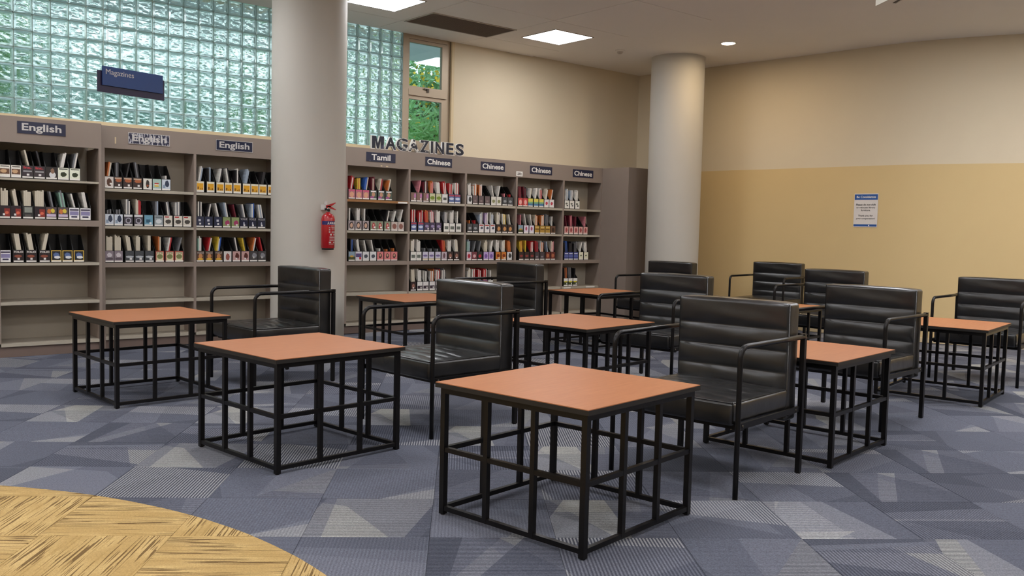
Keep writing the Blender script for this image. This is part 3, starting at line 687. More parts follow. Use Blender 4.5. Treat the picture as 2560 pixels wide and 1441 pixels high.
C_('dkb', 'black and maroon', '3a2a28', ('e', .5, .5, .35, .15, '8a3a38'))
C_('dkg', 'grey-black', '4a4044', ('r', .2, .3, .7, .5, '8a8088'))
C_('dkr', 'rust', '6a3028', ('e', .5, .55, .3, .25, 'b06a48'))
C_('bwd', 'white ink-drawn', 'e4e2d8', ('e', .4, .6, .25, .12, '6a6a60'), ('e', .6, .35, .2, .1, '4a4a48'))
C_('pkf', 'peach', 'd8a8a0', ('e', .5, .55, .25, .3, 'a04848'))
C_('blu', 'indigo', '4a508a', ('r', 0, .4, 1, .55, '6a78b8'), ('r', .1, .75, .9, .85, 'd8d8e8'))
C_('crm', 'cream', 'e6e2c8', ('e', .5, .55, .2, .1, '6a7050'))
C_('yel', 'black and yellow', 'e8e6e0', ('r', 0, .14, 1, .6, '4a5030'), ('e', .5, .56, .4, .08, 'd8c840'), ('r', .65, .2, .85, .4, 'e8e8e8'))
def cover_mat(code):
    desc, bg, sh = COV[code]; t = NT('cover_'+code); s = t.n('ShaderNodeSeparateXYZ'); uv = t.coord('UV'); t.l(uv, s.inputs[0]); u, v = s.outputs[0], s.outputs[1]
    col = lin(bg); nz = t.noise(uv, 7, 3, 0.6)
    x = t.vec('SCALE', col[:3]); t.put(x.inputs['Scale'], t.math('MULTIPLY_ADD', nz, 0.5, 0.75)); col = x.outputs[0]
    for q in sh:
        c = lin(q[5])
        if q[0] == 'r':
            m = t.math('MULTIPLY', t.math('COMPARE', u, (q[1]+q[3])/2, abs(q[3]-q[1])/2), t.math('COMPARE', v, (q[2]+q[4])/2, abs(q[4]-q[2])/2))
        else:
            d = t.vec('DIVIDE', t.vec('SUBTRACT', uv, (q[1], q[2], 0)).outputs[0], (q[3], q[4], 1)); ln = t.vec('LENGTH', d.outputs[0]).outputs['Value']
            m = t.math('LESS_THAN', t.math('MULTIPLY_ADD', nz, 0.7, ln), 1.35)
        col = t.mix(m, col, c)
    t.pbr(col, 0.35); MATS['cover_'+code] = t.m
for c in COV: cover_mat(c)
def quad_uv(name, mat):
    m = bpy.data.meshes.new(name); m.from_pydata([(-0.5, 0, 0), (0.5, 0, 0), (0.5, 0, 1), (-0.5, 0, 1), (-0.5, 0.001, 0), (0.5, 0.001, 0), (0.5, 0.001, 1), (-0.5, 0.001, 1)], [], [(0, 1, 2, 3), (5, 4, 7, 6), (4, 0, 3, 7), (1, 5, 6, 2), (3, 2, 6, 7), (4, 5, 1, 0)])
    l = m.uv_layers.new(name='UVMap')
    for p in m.polygons:
        for li in p.loop_indices: v = m.vertices[m.loops[li].vertex_index].co; l.data[li].uv = (v.x+0.5, v.z)
    m.materials.append(MATS[mat]); return m
CM = {c: quad_uv('cover', 'cover_'+c) for c in COV}
STRIP = MB().box(-0.5, 0.5, -0.0008, 0.0, 0, 1).mesh('label_strip', 'print_white')
# one magazine file, 0.09 wide: five thin panels, cut-away sides
def file_mesh(w=0.09, fh=0.114, bh=0.25, d=0.205):
    m = MB(); t = 0.0025; prof = [(0, 0), (d, 0), (d, bh), (d-0.085, bh), (0, fh)]
    for x in (-w/2, w/2-t): m.prism(prof, 'x', x, x+t)
    m.box(-w/2+t, w/2-t, 0, t, t, fh); m.box(-w/2+t, w/2-t, d-t, d, t, bh); m.box(-w/2+t, w/2-t, 0, d, 0, t); return m
FILE = file_mesh().mesh('magazine_file', 'file_black')
MC = dict(w='d9d4cb', c='cfc5b0', k='2a2728', g='77777a', r='b0272b', y='d6b53c', b='2f5aa8', o='c06a34', p='cf8088', n='86aa98', m='6a2530', s='9aa6b4', l='a88fb8')
CN = dict(w='white', c='cream', k='black', g='grey', r='red', y='yellow', b='blue', o='orange', p='pink', n='pale green', m='maroon', s='silver', l='lilac')
MAGM = {}
for q, hx in MC.items():
    t = NT('magazine_'+CN[q]); oi = t.n('ShaderNodeObjectInfo'); v = t.coord(); mp = t.n('ShaderNodeMapping'); t.l(v, mp.inputs[0]); mp.inputs['Scale'].default_value = (60, 4, 14)
    off = t.vec('ADD', mp.outputs[0]); cb = t.n('ShaderNodeCombineXYZ'); t.l(t.math('MULTIPLY', oi.outputs['Random'], 40), cb.inputs[2]); t.l(cb.outputs[0], off.inputs[1])
    n = t.noise(off.outputs[0], 1, 3, 0.6); x = t.vec('SCALE', lin(hx)[:3]); t.put(x.inputs['Scale'], t.math('MULTIPLY_ADD', n, 1.0, 0.45))
    t.pbr(x.outputs[0], 0.45); MATS['mag_'+q] = t.m
    MAGM[q] = MB().box(-0.5, 0.5, 0, 0.19, 0, 1).mesh('magazine', 'mag_'+q)
ORD = ['first', 'second', 'third', 'fourth', 'fifth', 'sixth', 'seventh', 'eighth', 'ninth', 'tenth', 'eleventh']
def lx(x): return x/3.603
def rx(x): return 840+x/3.431
def px2x(px, front, z):          # the X of an image column on a front plane, at height z
    lo, hi = -2.0, 9.0
    for _ in range(40):
        mid = (lo+hi)/2
        if pix((mid, front, z))[0] < px: lo = mid
        else: hi = mid
    return lo
ROWS = [
 ('A', 0, 'leftmost English sign', 'vul vul inc inc ins lap lap', '-18 88 198 305 412 520 622', 102, ['', '', '<c', '<k', '', '>ww', '>gw']),
 ('A', 1, 'leftmost English sign', 'red red gre red car car mac mac', '-10 95 205 312 415 522 620 722', 96, ['|cccc', '<cc', '|cccc', '|ccccc', '<kg', '<ngn', '<w', '<ww']),
 ('A', 2, 'leftmost English sign', 'mac fol fol fol nat nat nat', '-4 120 235 355 460 560 663', 96, ['', '<ccc', '<ccc', '>cc', '', '', '']),
 ('B', 0, 'torn English sign', 'wh1 sta sta sta lad bur boy', '935 1020 1112 1200 1290 1375 1458', 80, ['>oc', '|kgk', '>k', '<kgk', '', '', 's']),
 ('B', 1, 'torn English sign', 'boy boy bik bik tea gca rca rca rca', '942 1028 1118 1210 1300 1390 1475 1565 1645', 79, ['sgkg', 'sgkg', '|wgw', '|ccrr', '', '|gs', '<kwg', '|wgwg', '']),
 ('B', 2, 'torn English sign', 'por por bw bw bw tim tim tim', '943 1030 1130 1218 1308 1402 1490 1575', 78, ['|ccccc', '|ccccc', '<ccc', '|ccc', '|cc', '|oc', '>wr', '>g']),
 ('B', 0, 'bordered English sign', 'nyr nyr nyr nyr nyr nyr nyr nyr nyr', '1770 1863 1950 2025 2103 2187 2260 2335 2412', 70, ['>ws', '|ks', '>wk', '<wk', '|kw', '>ss', '', '>kk', '']),
 ('B', 1, 'bordered English sign', 'nav nav nav grp grp vgd vgd vgd', '1768 1845 1930 2008 2085 2162 2240 2320', 71, ['|wkw', '>kw', '<w', '<sw', '<m', '<gw', '|swb', '<wsw']),
 ('B', 2, 'bordered English sign', 'vgl vgl vgl fig pgi pgi dgc dgc', '1770 1850 1935 2015 2095 2175 2250 2325', 71, ['|nww', '>rw', '>ywb', '', '<kw', '<yk', '>ow', '<r']),
 ('C', 0, 'Tamil sign', 'tm1 tm1 tm1 tm2 tm2 tm2', '108 170 230 292 360 425', 57, ['>rwr', '|yoy', '>bbc', '|mcm', '>crm', '>oc']),
 ('C', 1, 'Tamil sign', 'gir gir gir gi2 gi2 gi2 bab bab', '106 165 228 295 352 415 475 530', 55, ['|w', '|www', '|w', '', '', '>kw', '>w', '>w']),
 ('C', 2, 'Tamil sign', 'lnd ppw blw blw pnk pnk pnk', '107 168 228 290 352 413 470', 56, ['|kb', '<ww', '<w', '<w', 'sw', 'so', 'so']),
 ('C', 0, 'first Chinese sign', 'pkb pkb pkb grn grn wbk bl2 bl2', '643 695 750 803 858 912 968 1020', 48, ['', '>p', '|mkw', '|op', '<ww', '<rw', '|rwr', '|wrw']),
 ('C', 1, 'first Chinese sign', 'bl2 bl2 pur pur pur whc whc whc', '645 705 758 805 858 925 975 1027', 47, ['|rwr', '|rwr', '<ro', '<wp', '|ww', '|gw', '|ww', '|w']),
 ('C', 2, 'first Chinese sign', 'whc whc mtn mtn mtn ld2 drk drk', '640 688 743 797 852 905 957 1013', 47, ['|cw', '|ww', 'sg', 'sg', 'sg', '<ro', '|ww', '<wc']),
 ('C', 3, 'first Chinese sign', 'drk wht wht wht wht wht', '641 697 748 802 856 908', 47, ['<cc', '<ww', '|wkw', '|wow', '|wrw', '|wg']),
 ('C', 0, 'second Chinese sign', 'bwp brn brn brn whp whp dgr dgr', '1127 1175 1225 1277 1330 1377 1427 1475', 43, ['<ww', '|wow', '|ow', '', '<w', '>w', 'sp', 'sr']),
 ('C', 1, 'second Chinese sign', 'dgr dgr whm whm whm foo foo foo', '1127 1174 1225 1275 1322 1375 1425 1473', 43, ['so', 'sr', '|sw', '|lw', '|ws', '|cw', '<wy', '<w']),
 ('C', 2, 'second Chinese sign', 'rd1 rd2 rd3 lav lav org org bwp', '1122 1168 1215 1267 1313 1370 1420 1468', 42, ['|ns', '>g', '>g', '|cc', '>ww', '|ww', '|wc', '<oo']),
 ('C', 3, 'second Chinese sign', 'wht wht bl2 bl2 wht', '1123 1168 1214 1260 1306', 42, ['|wc', '|wr', '|rw', '|rwr', '|w']),
 ('C', 0, 'third Chinese sign', 'rdp rdp rai rai rai whr whr', '1562 1606 1650 1697 1742 1787 1830', 40, ['<mm', '<mk', '>wc', '>ww', '|wr', '>cw', '>ow']),
 ('C', 1, 'third Chinese sign', 'lnd pkw pkw gol gol gol brw', '1564 1612 1658 1705 1752 1798 1843', 41, ['|p', '<w', '<w', '|co', '|ocw', '|gk', '|w']),
 ('C', 2, 'third Chinese sign', 'dkb dkb dkb dkg dkg dkr dkr', '1572 1618 1662 1708 1752 1797 1840', 39, ['<yo', '|y', '|rw', '<rm', '|wo', '<s', '|cp']),
 ('C', 0, 'last Chinese sign', 'bwd bwd bwd', '1963 2007 2051', 39, ['|ws', '|sw', '|ww']),
 ('C', 1, 'last Chinese sign', 'pkf pkf pkf pkf pkf', '1960 2000 2040 2081 2124', 36, ['<m', '<mp', '|m', '', '|p']),
 ('C', 2, 'last Chinese sign', 'blu blu blu crm crm', '1958 1998 2039 2083 2126', 37, ['<kb', '|kk', '|kg', '>w', '<ww']),
 ('C', 3, 'last Chinese sign', 'yel yel yel', '1955 1994 2034', 36, ['<ko', '<gk', '|k'])]
SHN = ['top shelf', 'second shelf', 'third shelf', 'fourth shelf']
nmag = 0; over = []
for bay, lev, sign, codes, xs, wz, fill in ROWS:
    front = -0.41 if bay == 'A' else FRONT; z = (LV1 if bay == 'A' else LV)[lev][0]; conv = rx if bay == 'C' else lx
    codes = codes.split(); fy = front+0.012; last = None; ups = [u for u in XA+XB+XC]
    for n, (code, x) in enumerate(zip(codes, xs.split())):
        x0 = px2x(conv(float(x)), fy, z+0.06); x1 = px2x(conv(float(x)+wz), fy, z+0.06); w = x1-x0+0.004; cx = (x0+x1)/2
        if last is not None and cx-w/2 < last+0.0006: cx += (last+0.0006-(cx-w/2))/2; w = 2*(cx-last-0.0006)
        for u in ups:
            if u < cx and cx-w/2 < u+0.0145: w = 2*(cx-u-0.0145) if cx-u > 0.055 else w; cx = max(cx, u+0.0145+w/2)
            if u > cx and cx+w/2 > u-0.0145: cx = u-0.0145-w/2
        last = cx+w/2
        o = tag(obj('magazine_file', FILE, None, (cx, fy+random.uniform(0, 0.006), z+0.0003), 0, (w/0.09, 1, 1)),
                f'black file, {COV[code][0]} cover, {ORD[n]} from left, {SHN[lev]} under {sign}', 'magazine file', 'magazine files on the shelves')
        obj('cover', CM[code], o, (0, -0.0012, 0.006), 0, (0.082, 1, 0.104))
        obj('label_strip', STRIP, o, (0, -0.0012, 0.007), 0, (0.08, 1, 0.0125))
        if code in T_COV: obj('lettering', T_COV[code], o, (-0.036 if code[0] == 'v' or code == 'fol' else -0.03, -0.0013, 0.086))
        fl = fill[n]
        if not fl: continue
        tilt = {'|': 0, '<': -1, '>': 1, 's': 0}[fl[0]]; cols = fl[1:] or 'w'
        if 'Chinese' in sign and fl[0] in '|<' and len(cols) > 1: cols = (cols*2)[:5]
        short = fl[0] == 's'; inner = w-0.008
        th = {1: 0.013, 2: 0.013, 3: 0.012, 4: 0.0115, 5: 0.0105}.get(len(cols), 0.011)
        if bay == 'A' and len(cols) > 3: th = 0.0135
        th = min(th, inner/len(cols)*0.92); gap = 0.0006; tot = len(cols)*(th+gap)
        if tilt == 0 and not short: start = cx-inner/2+(inner-tot)*random.uniform(0.2, 0.6)
        else: start = cx-inner/2+0.001 if tilt > 0 else cx+inner/2-tot-0.001
        if short: start = cx-tot/2
        ga = random.uniform(0.8, 0.97)
        for k, q in enumerate(cols):
            hh = random.uniform(0.235, 0.262) if not short else random.uniform(0.14, 0.165)
            room = inner-tot-0.002
            ang = math.atan2(room*0.92, hh)*tilt if tilt else 0.0
            if tilt: ang = math.atan2(room*ga, 0.25)*tilt
            if bay != 'A' and 'English' not in sign and tilt == 0: hh *= random.uniform(0.94, 1.02)
            bx = start+th/2+k*(th+gap)+(0 if tilt >= 0 else 0)
            if tilt < 0: bx = start+th/2+k*(th+gap)
            zb = z+0.0035+abs(math.sin(ang))*th/2
            lab = f'{CN[q]} magazine, {ORD[k]} of {len(cols)}, in the {ORD[n]} file, {SHN[lev]} under {sign}'
            loc = (bx, fy+0.012, zb); sc = (th, 1, hh)
            if nmag < 300:
                m = tag(obj('magazine', MAGM[q], None, loc, 0, sc), lab, 'magazine', 'magazines in the files'); m.rotation_euler = (0, ang, 0); nmag += 1
            else: over.append((loc, sc, ang, q))
if over:
    mb = MB(); keys = sorted({o_[3] for o_ in over})
    for loc, sc, ang, q in over:
        M = Matrix.Translation(loc) @ Matrix.Rotation(ang, 4, 'Y'); b = len(mb.v)
        mb.box(-0.5*sc[0], 0.5*sc[0], 0, 0.19, 0, sc[2], keys.index(q))
        for i in range(b, len(mb.v)): mb.v[i] = tuple(M @ Vector(mb.v[i]))
    tag(obj('magazines', mb.mesh('magazines', ['mag_'+k for k in keys])), 'remaining small magazines in the far files under the Chinese signs', 'magazines', None, 'stuff')
print('magazines', nmag, len(over))

# ------------------------------------------------------------------ signs
def plaque(x, z, y, tm, tw, thh, mat, label, border=None):
    o = tag(obj('shelf_sign', MB().box(0, SIGNW, -0.004, -0.0005, 0, SIGNH).mesh('shelf_sign', mat), None, (x, y, z)), label, 'sign', 'language signs on the bookcases')
    obj('lettering', tm, o, ((SIGNW-tw)/2, -0.0042, (SIGNH-thh)/2-(0.004 if thh > 0.07 else 0)))
    if border:
        b = MB()
        for q in ((0, SIGNW, 0, 0.004), (0, SIGNW, SIGNH-0.004, SIGNH), (0, 0.004, 0.004, SIGNH-0.004), (SIGNW-0.004, SIGNW, 0.004, SIGNH-0.004)): b.box(q[0], q[1], -0.0048, -0.004, q[2], q[3])
        obj('border', b.mesh('border', border), o)
    return o
plaque(-0.058, 1.953, -0.41, T_ENG, 0.315, 0.082, 'sign_navy', 'dark English sign on the deep bookcase at far left')
plaque(0.9, 1.945, FRONT, T_ENG, 0.315, 0.082, 'torn_navy', 'torn and peeling English sign above the middle bay', 'print_grey')
plaque(1.744, 1.946, FRONT, T_ENG, 0.315, 0.082, 'sign_navy', 'navy English sign with pale border beside the near column', 'print_grey')
plaque(3.47, 1.949, FRONT, T_TAM, 0.25, 0.066, 'scuffed_navy', 'scuffed navy Tamil sign below the standing letters')
for x, lb in ((4.272, 'first navy Chinese sign, next to the Tamil sign'), (5.099, 'second navy Chinese sign, left of the small number plate'), (5.906, 'third navy Chinese sign, right of the small number plate'), (6.672, 'last navy Chinese sign, nearest the far column')):
    plaque(x, 1.947, FRONT, T_CHI, 0.335, 0.064, 'sign_navy', lb)
o = tag(obj('number_plate', MB().box(0, 0.106, -0.004, -0.0005, 0, 0.062).mesh('number_plate', 'print_white'), None, (5.674, 1.905, FRONT) and (5.674, FRONT, 1.903)), 'small white plate numbered 272 on the bookcase header', 'sign')
obj('lettering', T_272, o, (0.018, -0.0042, 0.016))
# small paper strips left on the shelf edges
for x, z, w, lb in ((6.98, 0.446, 0.17, 'pale paper strip on shelf edge at the long bookcase end'), (6.56, 0.44, 0.13, 'pale paper strip below the black and yellow files'), (3.9, 1.497, 0.13, 'pale paper strip on the wooden shelf edge under Tamil sign'), (4.62, 1.149, 0.018, 'tiny white tag on shelf edge under first Chinese sign')):
    tag(obj('label_strip', MB().box(0, w, -0.0012, -0.0002, 0, 0.018).mesh('label_strip', 'print_white'), None, (x, FRONT+0.001, z-0.008)), lb, 'label')
# scraps of old tape on the headers
for x, z, w, hh, lb in ((0.78, 1.935, 0.012, 0.06, 'upright scrap of tape on the header left of the torn sign'), (3.66, 1.9, 0.022, 0.014, 'small white tape scrap below the Tamil sign'), (3.73, 1.899, 0.03, 0.012, 'second small tape scrap below the Tamil sign')):
    tag(obj('tape_scrap', MB().box(0, w, -0.001, -0.0002, 0, hh).mesh('tape_scrap', 'sill_cream'), None, (x, FRONT, z)), lb, 'tape')
# standing letters
x = 3.538
for n, (ch, gap, tr, mat) in enumerate((('M', 0.008, -3, 0), ('A', -0.006, 4, 0), ('G', 0.003, -6, 'letter_half'), ('A', 0.0, 8, 'letter_torn'), ('Z', 0.016, -5, 'letter_half'), ('I', 0.022, 2, 0), ('N', 0.022, -3, 0), ('E', 0.02, 4, 0), ('S', 0, -2, 0))):
    wd, body, face = LETTERS[ch]; sc = 1.365/1.27*0.985
    names = ['M, first of the letters', 'A, second of the letters', 'half-peeled G, third of the letters', 'torn A in the middle of the letters', 'half-peeled Z of the letters', 'I of the letters', 'N of the letters', 'E of the letters', 'S, last of the letters']
    o = tag(obj('standing_letter', body, None, (x, FRONT+0.033, 2.0955), R(tr*0.4), (sc, 1, 1)), f'black-faced foam letter {names[n]} standing on the bookcase', 'letter', 'standing letters on the bookcase')
    fm = face
    if mat: fm = face.copy(); fm.materials.clear(); fm.materials.append(MATS[mat])
    obj('face', fm, o, (0.006, -0.0281, 0.0055)); x += wd*sc+gap
# hanging sign
a = R(14.8)
o = thing('hanging_sign', 'blue two-board Magazines sign hanging in front of the glass blocks', 'sign', (0.668, -1.174, 2.274), a)
obj('back_board', MB().box(-0.303, 0.31, 0.006, 0.014, 0.0, 0.175).mesh('back_board', 'sign_plum'), o)
b = obj('front_board', MB().box(-0.268, 0.284, -0.012, 0.0, 0.056, 0.212).mesh('front_board', 'sign_blue'), o)
obj('lettering', T_MAG, b, (-0.24, -0.0122, 0.135))
for xx in (-0.212, 0.214): obj('wire', MB().tube([(xx, 0.003, 0.17), (xx, 0.003, H-2.274)], 0.0012, 6).mesh('wire', 'dark_metal'), o)
# poster on the curved wall
py = -3.18; pxw, pa = wx(py)
P0 = None; best = 1e9
for k in range(400):
    y = -2.2-k*0.005; q = pix((wx(y)[0], y, 1.75))
    if abs(q[0]-2137) < best: best = abs(q[0]-2137); P0 = y
xw, pa = wx(P0)
zc = 1.22
for k in range(400):
    zt = 1.2+k*0.002
    if abs(pix((xw, P0, zt))[1]-567) < 1.0: zc = zt; break
o = thing('notice', 'paper Be Considerate notice taped on the ochre wall', 'notice', (xw-0.003, P0, zc), R(-90)-pa*-1)
obj('sheet', MB().box(0, 0.297, -0.001, 0.0, 0, 0.41).mesh('sheet', 'paper'), o)
obj('title_bar', MB().box(0.004, 0.291, -0.0016, -0.001, 0.333, 0.4).mesh('title_bar', 'poster_blue'), o)
obj('footer_bar', MB().box(0.004, 0.291, -0.0016, -0.001, 0.008, 0.034).mesh('footer_bar', 'poster_blue'), o)
obj('footer_dot', MB().lathe([(0.0001, 0), (0.0075, 0)], 14).mesh('footer_dot', 'print_white'), o).matrix_local = Matrix.Translation((0.195, -0.0019, 0.021)) @ Matrix.Rotation(R(90), 4, 'X')
for m, w, z in POST: obj('lettering', m, o, ((0.297-w)/2, -0.0017, z))

# ------------------------------------------------------------------ fire extinguisher on the near column
ea = R(-92); ex, ey = 2.281+math.cos(ea)*0.425, -1.233+math.sin(ea)*0.425; er = 0.062
o = thing('fire_extinguisher', 'red fire extinguisher hung on the near column', 'fire extinguisher', (ex, ey, 1.0), 0)
obj('body', MB().lathe([(0.001, 0.006), (0.05, 0.0), (er, 0.012), (er, 0.275), (0.056, 0.3), (0.04, 0.32), (0.02, 0.33), (0.018, 0.345)], 36).mesh('body', 'ext_red'), o)
obj('base_ring', MB().lathe([(0.045, -0.008), (0.055, -0.008), (0.056, 0.012), (0.045, 0.012)], 30).mesh('base_ring', 'black_rubber'), o)
n0 = 26; bb = MB()
for k in range(n0):
    a0, a1 = R(-175+k*170/n0), R(-175+(k+1)*170/n0); rr = er+0.0006
    bb.quad([(rr*math.cos(a0), rr*math.sin(a0), 0.222), (rr*math.cos(a1), rr*math.sin(a1), 0.222), (rr*math.cos(a1), rr*math.sin(a1), 0.256), (rr*math.cos(a0), rr*math.sin(a0), 0.256)], 0, True)
lab = obj('label', bb.mesh('label', 'ext_band'), o)
def bend(mesh, x0, z0, rr):
    m = mesh.copy()
    for v in m.vertices:
        a_ = R(-90)+(x0+v.co.x)/er; r_ = rr-v.co.y; v.co = (r_*math.cos(a_), r_*math.sin(a_), z0+v.co.z)
    return m
obj('lettering', bend(T_KILL, -0.012, 0.229, er+0.0008), lab); obj('emblem', bend(T_KA, -0.036, 0.225, er+0.0008), lab)
tm = MB()
def bar(x0, x1, z0, z1):
    k0, k1 = R(-90)+x0/er, R(-90)+x1/er
    for k in range(4):
        a0, a1 = k0+(k1-k0)*k/4, k0+(k1-k0)*(k+1)/4; rr = er+0.0007; tm.quad([(rr*math.cos(a0), rr*math.sin(a0), z0), (rr*math.cos(a1), rr*math.sin(a1), z0), (rr*math.cos(a1), rr*math.sin(a1), z1), (rr*math.cos(a0), rr*math.sin(a0), z1)])
for z in (0.2, 0.212): bar(0.0, 0.05, z, z+0.003)
for z in (0.19, 0.175, 0.16, 0.148): bar(0.005, 0.06, z, z+0.004); bar(-0.022, -0.008, z+0.002, z+0.008)
bar(-0.01, 0.008, 0.124, 0.14); bar(0.028, 0.046, 0.124, 0.14)
for z in (0.11, 0.1, 0.088, 0.076): bar(-0.015, 0.055, z, z+0.004)
bar(-0.02, 0.0, 0.055, 0.066); bar(0.024, 0.04, 0.055, 0.066); bar(-0.02, 0.03, 0.044, 0.047)
obj('printed_text', tm.mesh('printed_text', 'print_grey'), lab)
obj('valve', MB().lathe([(0.018, 0.34), (0.02, 0.345), (0.02, 0.37), (0.013, 0.378), (0.013, 0.388), (0.001, 0.388)], 20).mesh('valve', 'chrome'), o)
def lever(z0, z1, x1): return MB().prism([(-0.022, z0), (0.018, z0), (x1, z1), (x1, z1+0.007), (0.012, z0+0.022), (-0.022, z0+0.016)], 'y', -0.011, 0.011)
obj('lever', lever(0.388, 0.424, 0.072).mesh('lever', 'ext_red'), o); obj('carry_handle', lever(0.376, 0.36, 0.075).mesh('carry_handle', 'ext_red'), o)
obj('gauge', MB().lathe([(0.001, 0), (0.014, 0), (0.014, 0.01), (0.001, 0.01)], 16).mesh('gauge', 'black_rubber'), o).matrix_local = Matrix.Translation((-0.008, -0.018, 0.36)) @ Matrix.Rotation(R(90), 4, 'X')
obj('nozzle', MB().tube([(-0.018, 0, 0.365), (-0.036, 0, 0.366)], 0.011, 12).mesh('nozzle', 'black_rubber'), o)
obj('bracket', MB().box(-0.038, -0.02, 0.0, 0.073, 0.36, 0.41).box(-0.004, 0.004, 0.02, 0.072, 0.38, 0.44).mesh('bracket', 'print_grey'), o)

# ------------------------------------------------------------------ tables
TB, TH, TT = 0.806, 0.5704, 0.022
e = TB/2-0.03; q = 0.0125
leg = MB().box(-q, q, -q, q, 0.004, TH-TT).mesh('leg', 'tube_black'); upr = MB().box(-0.011, 0.011, -0.011, 0.011, 0.028, TH-TT-0.022).mesh('upright', 'tube_black')
rail = MB().box(-e+q, e-q, -0.01, 0.01, -0.01, 0.01).mesh('rail', 'tube_black'); foot = MB().lathe([(0.001, 0), (0.01, 0), (0.011, 0.004), (0.001, 0.004)], 12).mesh('foot', 'black_rubber')
toprail = MB().box(-e+q, e-q, -q, q, -0.0125, 0.0125).mesh('rail', 'tube_black')
topm = MB().box(-TB/2+0.0015, TB/2-0.0015, -TB/2+0.0015, TB/2-0.0015, TH-0.003, TH).mesh('tabletop', 'cherry_laminate')
eb = MB().box(-TB/2, TB/2, -TB/2, TB/2, TH-TT, TH-0.003).mesh('edge_band', 'edge_black')
def table(x, y, a, label):
    o = thing('side_table', label, 'table', (x, y, 0), R(a), 'low square tables')
    t = obj('tabletop', topm, o); obj('edge_band', eb, t)
    for sx in (-1, 1):
        for sy in (-1, 1): l = obj('leg', leg, o, (sx*e, sy*e, 0)); obj('foot', foot, l)
    for k in range(4):
        a_ = k*math.pi/2; c, s = math.cos(a_), math.sin(a_)
        for z, mm in ((0.03, rail), (0.283, rail), (TH-TT-0.0125, toprail)): obj('rail', mm, o, (-s*e, c*e, z), a_)
        for u in (-e/3, e/3): obj('upright', upr, o, (c*u-s*e, s*u+c*e, 0), a_)
for x, y, a, lb in ((0.877, -6.419, -81.16+90, 'nearest low square table with orange wood top, front centre'), (0.468, -4.726, -82.7+90, 'low square table whose top reflects pinkish window light'),
    (0.314, -2.722, -84.69+90, 'leftmost low square table, in front of the English bookcases'), (2.764, -4.497, -82.25+90, 'low square table in the middle, behind the nearest table'),
    (2.87, -6.254, -82.55+90, 'low square table half hidden behind the nearest armchair'), (5.357, -5.943, -79.06+90, 'rightmost low square table, in front of the rightmost armchair'),
    (2.89, -2.218, 1.0, 'low square table in front of the empty Tamil shelves'), (5.207, -2.295, -1.0, 'low square table in front of the last Chinese shelves'),
    (5.42, -4.26, 8.0, 'far low square table mostly hidden behind the nearest armchair back')): table(x, y, a, lb)

# ------------------------------------------------------------------ armchairs
def samples(h, r, n):
    return sorted({round(v, 5) for v in [-h, -h+r*0.12, -h+r*0.4, -h+r*0.7, -h+r]+[(-h+r)+(2*h-2*r)*k/n for k in range(n+1)]+[h-r, h-r*0.7, h-r*0.4, h-r*0.12, h]})
def cushion(name, c, hd, r, ns, disp):
    S = [samples(hd[i], r, ns[i]) for i in range(3)]; idx = {}; V = []; F = []
    def vid(i, j, k):
        key = (i, j, k)
        if key not in idx:
            p = Vector((S[0][i], S[1][j], S[2][k])); qv = Vector([max(-hd[a]+r, min(hd[a]-r, p[a])) for a in range(3)]); d = p-qv
            n = d.normalized() if d.length > 1e-7 else Vector((0, 0, 0))
            if d.length > 1e-7: p = qv+n*r*(1 if d.length > r*0.999 else 1)
            p = p+disp(p, n); idx[key] = len(V); V.append((p.x+c[0], p.y+c[1], p.z+c[2]))
        return idx[key]
    L = [len(s)-1 for s in S]
    for ax in range(3):
        b, c2 = [(1, 2), (2, 0), (0, 1)][ax]
        for side in (0, L[ax]):
            for i in range(L[b]):
                for j in range(L[c2]):
                    def mk(u, w): t = [0, 0, 0]; t[ax] = side; t[b] = u; t[c2] = w; return vid(*t)
                    f = (mk(i, j), mk(i+1, j), mk(i+1, j+1), mk(i, j+1)); F.append(f if side else f[::-1])
    m = bpy.data.meshes.new(name); m.from_pydata(V, [], F); m.materials.append(MATS['leather'])
    m.polygons.foreach_set('use_smooth', [True]*len(F)); m.update(); return m
def chan(t):      # 0 on the seam, 1 on the crown of a channel
    return abs(math.sin(math.pi*t))**0.45
def wob(a, b): return 0.0009*math.sin(a*23+b*9)+0.0008*math.sin(a*11-b*37+1.3)
SX = (-0.335, 0.232); sh = ((SX[1]-SX[0])/2, 0.322, 0.056); sc_ = ((SX[0]+SX[1])/2, 0, 0.391)
def d_seat(p, n):
    if n.z > 0.5:
        t = (p.x+sh[0])/(2*sh[0])*6; edge = (1-(abs(p.y)/sh[1])**6)*(1-(abs(p.x)/sh[0])**10); g = 0.25+0.75*abs(math.cos(p.y*14+0.6*math.sin(p.x*20)))
        return Vector((0, 0, ((chan(t)-1)*0.014*g+0.012*(1-(p.y/sh[1])**2)+wob(p.x, p.y)*1.4)*edge))
    if abs(n.y) > 0.5 or n.x < -0.5: return n*(0.004*math.cos(p.z*26)+wob(p.x+p.y, p.z)*0.6)
    return Vector((0, 0, 0))
seat_m = cushion('seat', sc_, sh, 0.018, (60, 26, 4), d_seat)
bh = (0.055, 0.322, 0.3); bc = (0.279, 0, 0.578)
ZS = [0.88, 0.742, 0.632, 0.522, 0.412, 0.302, 0.19]
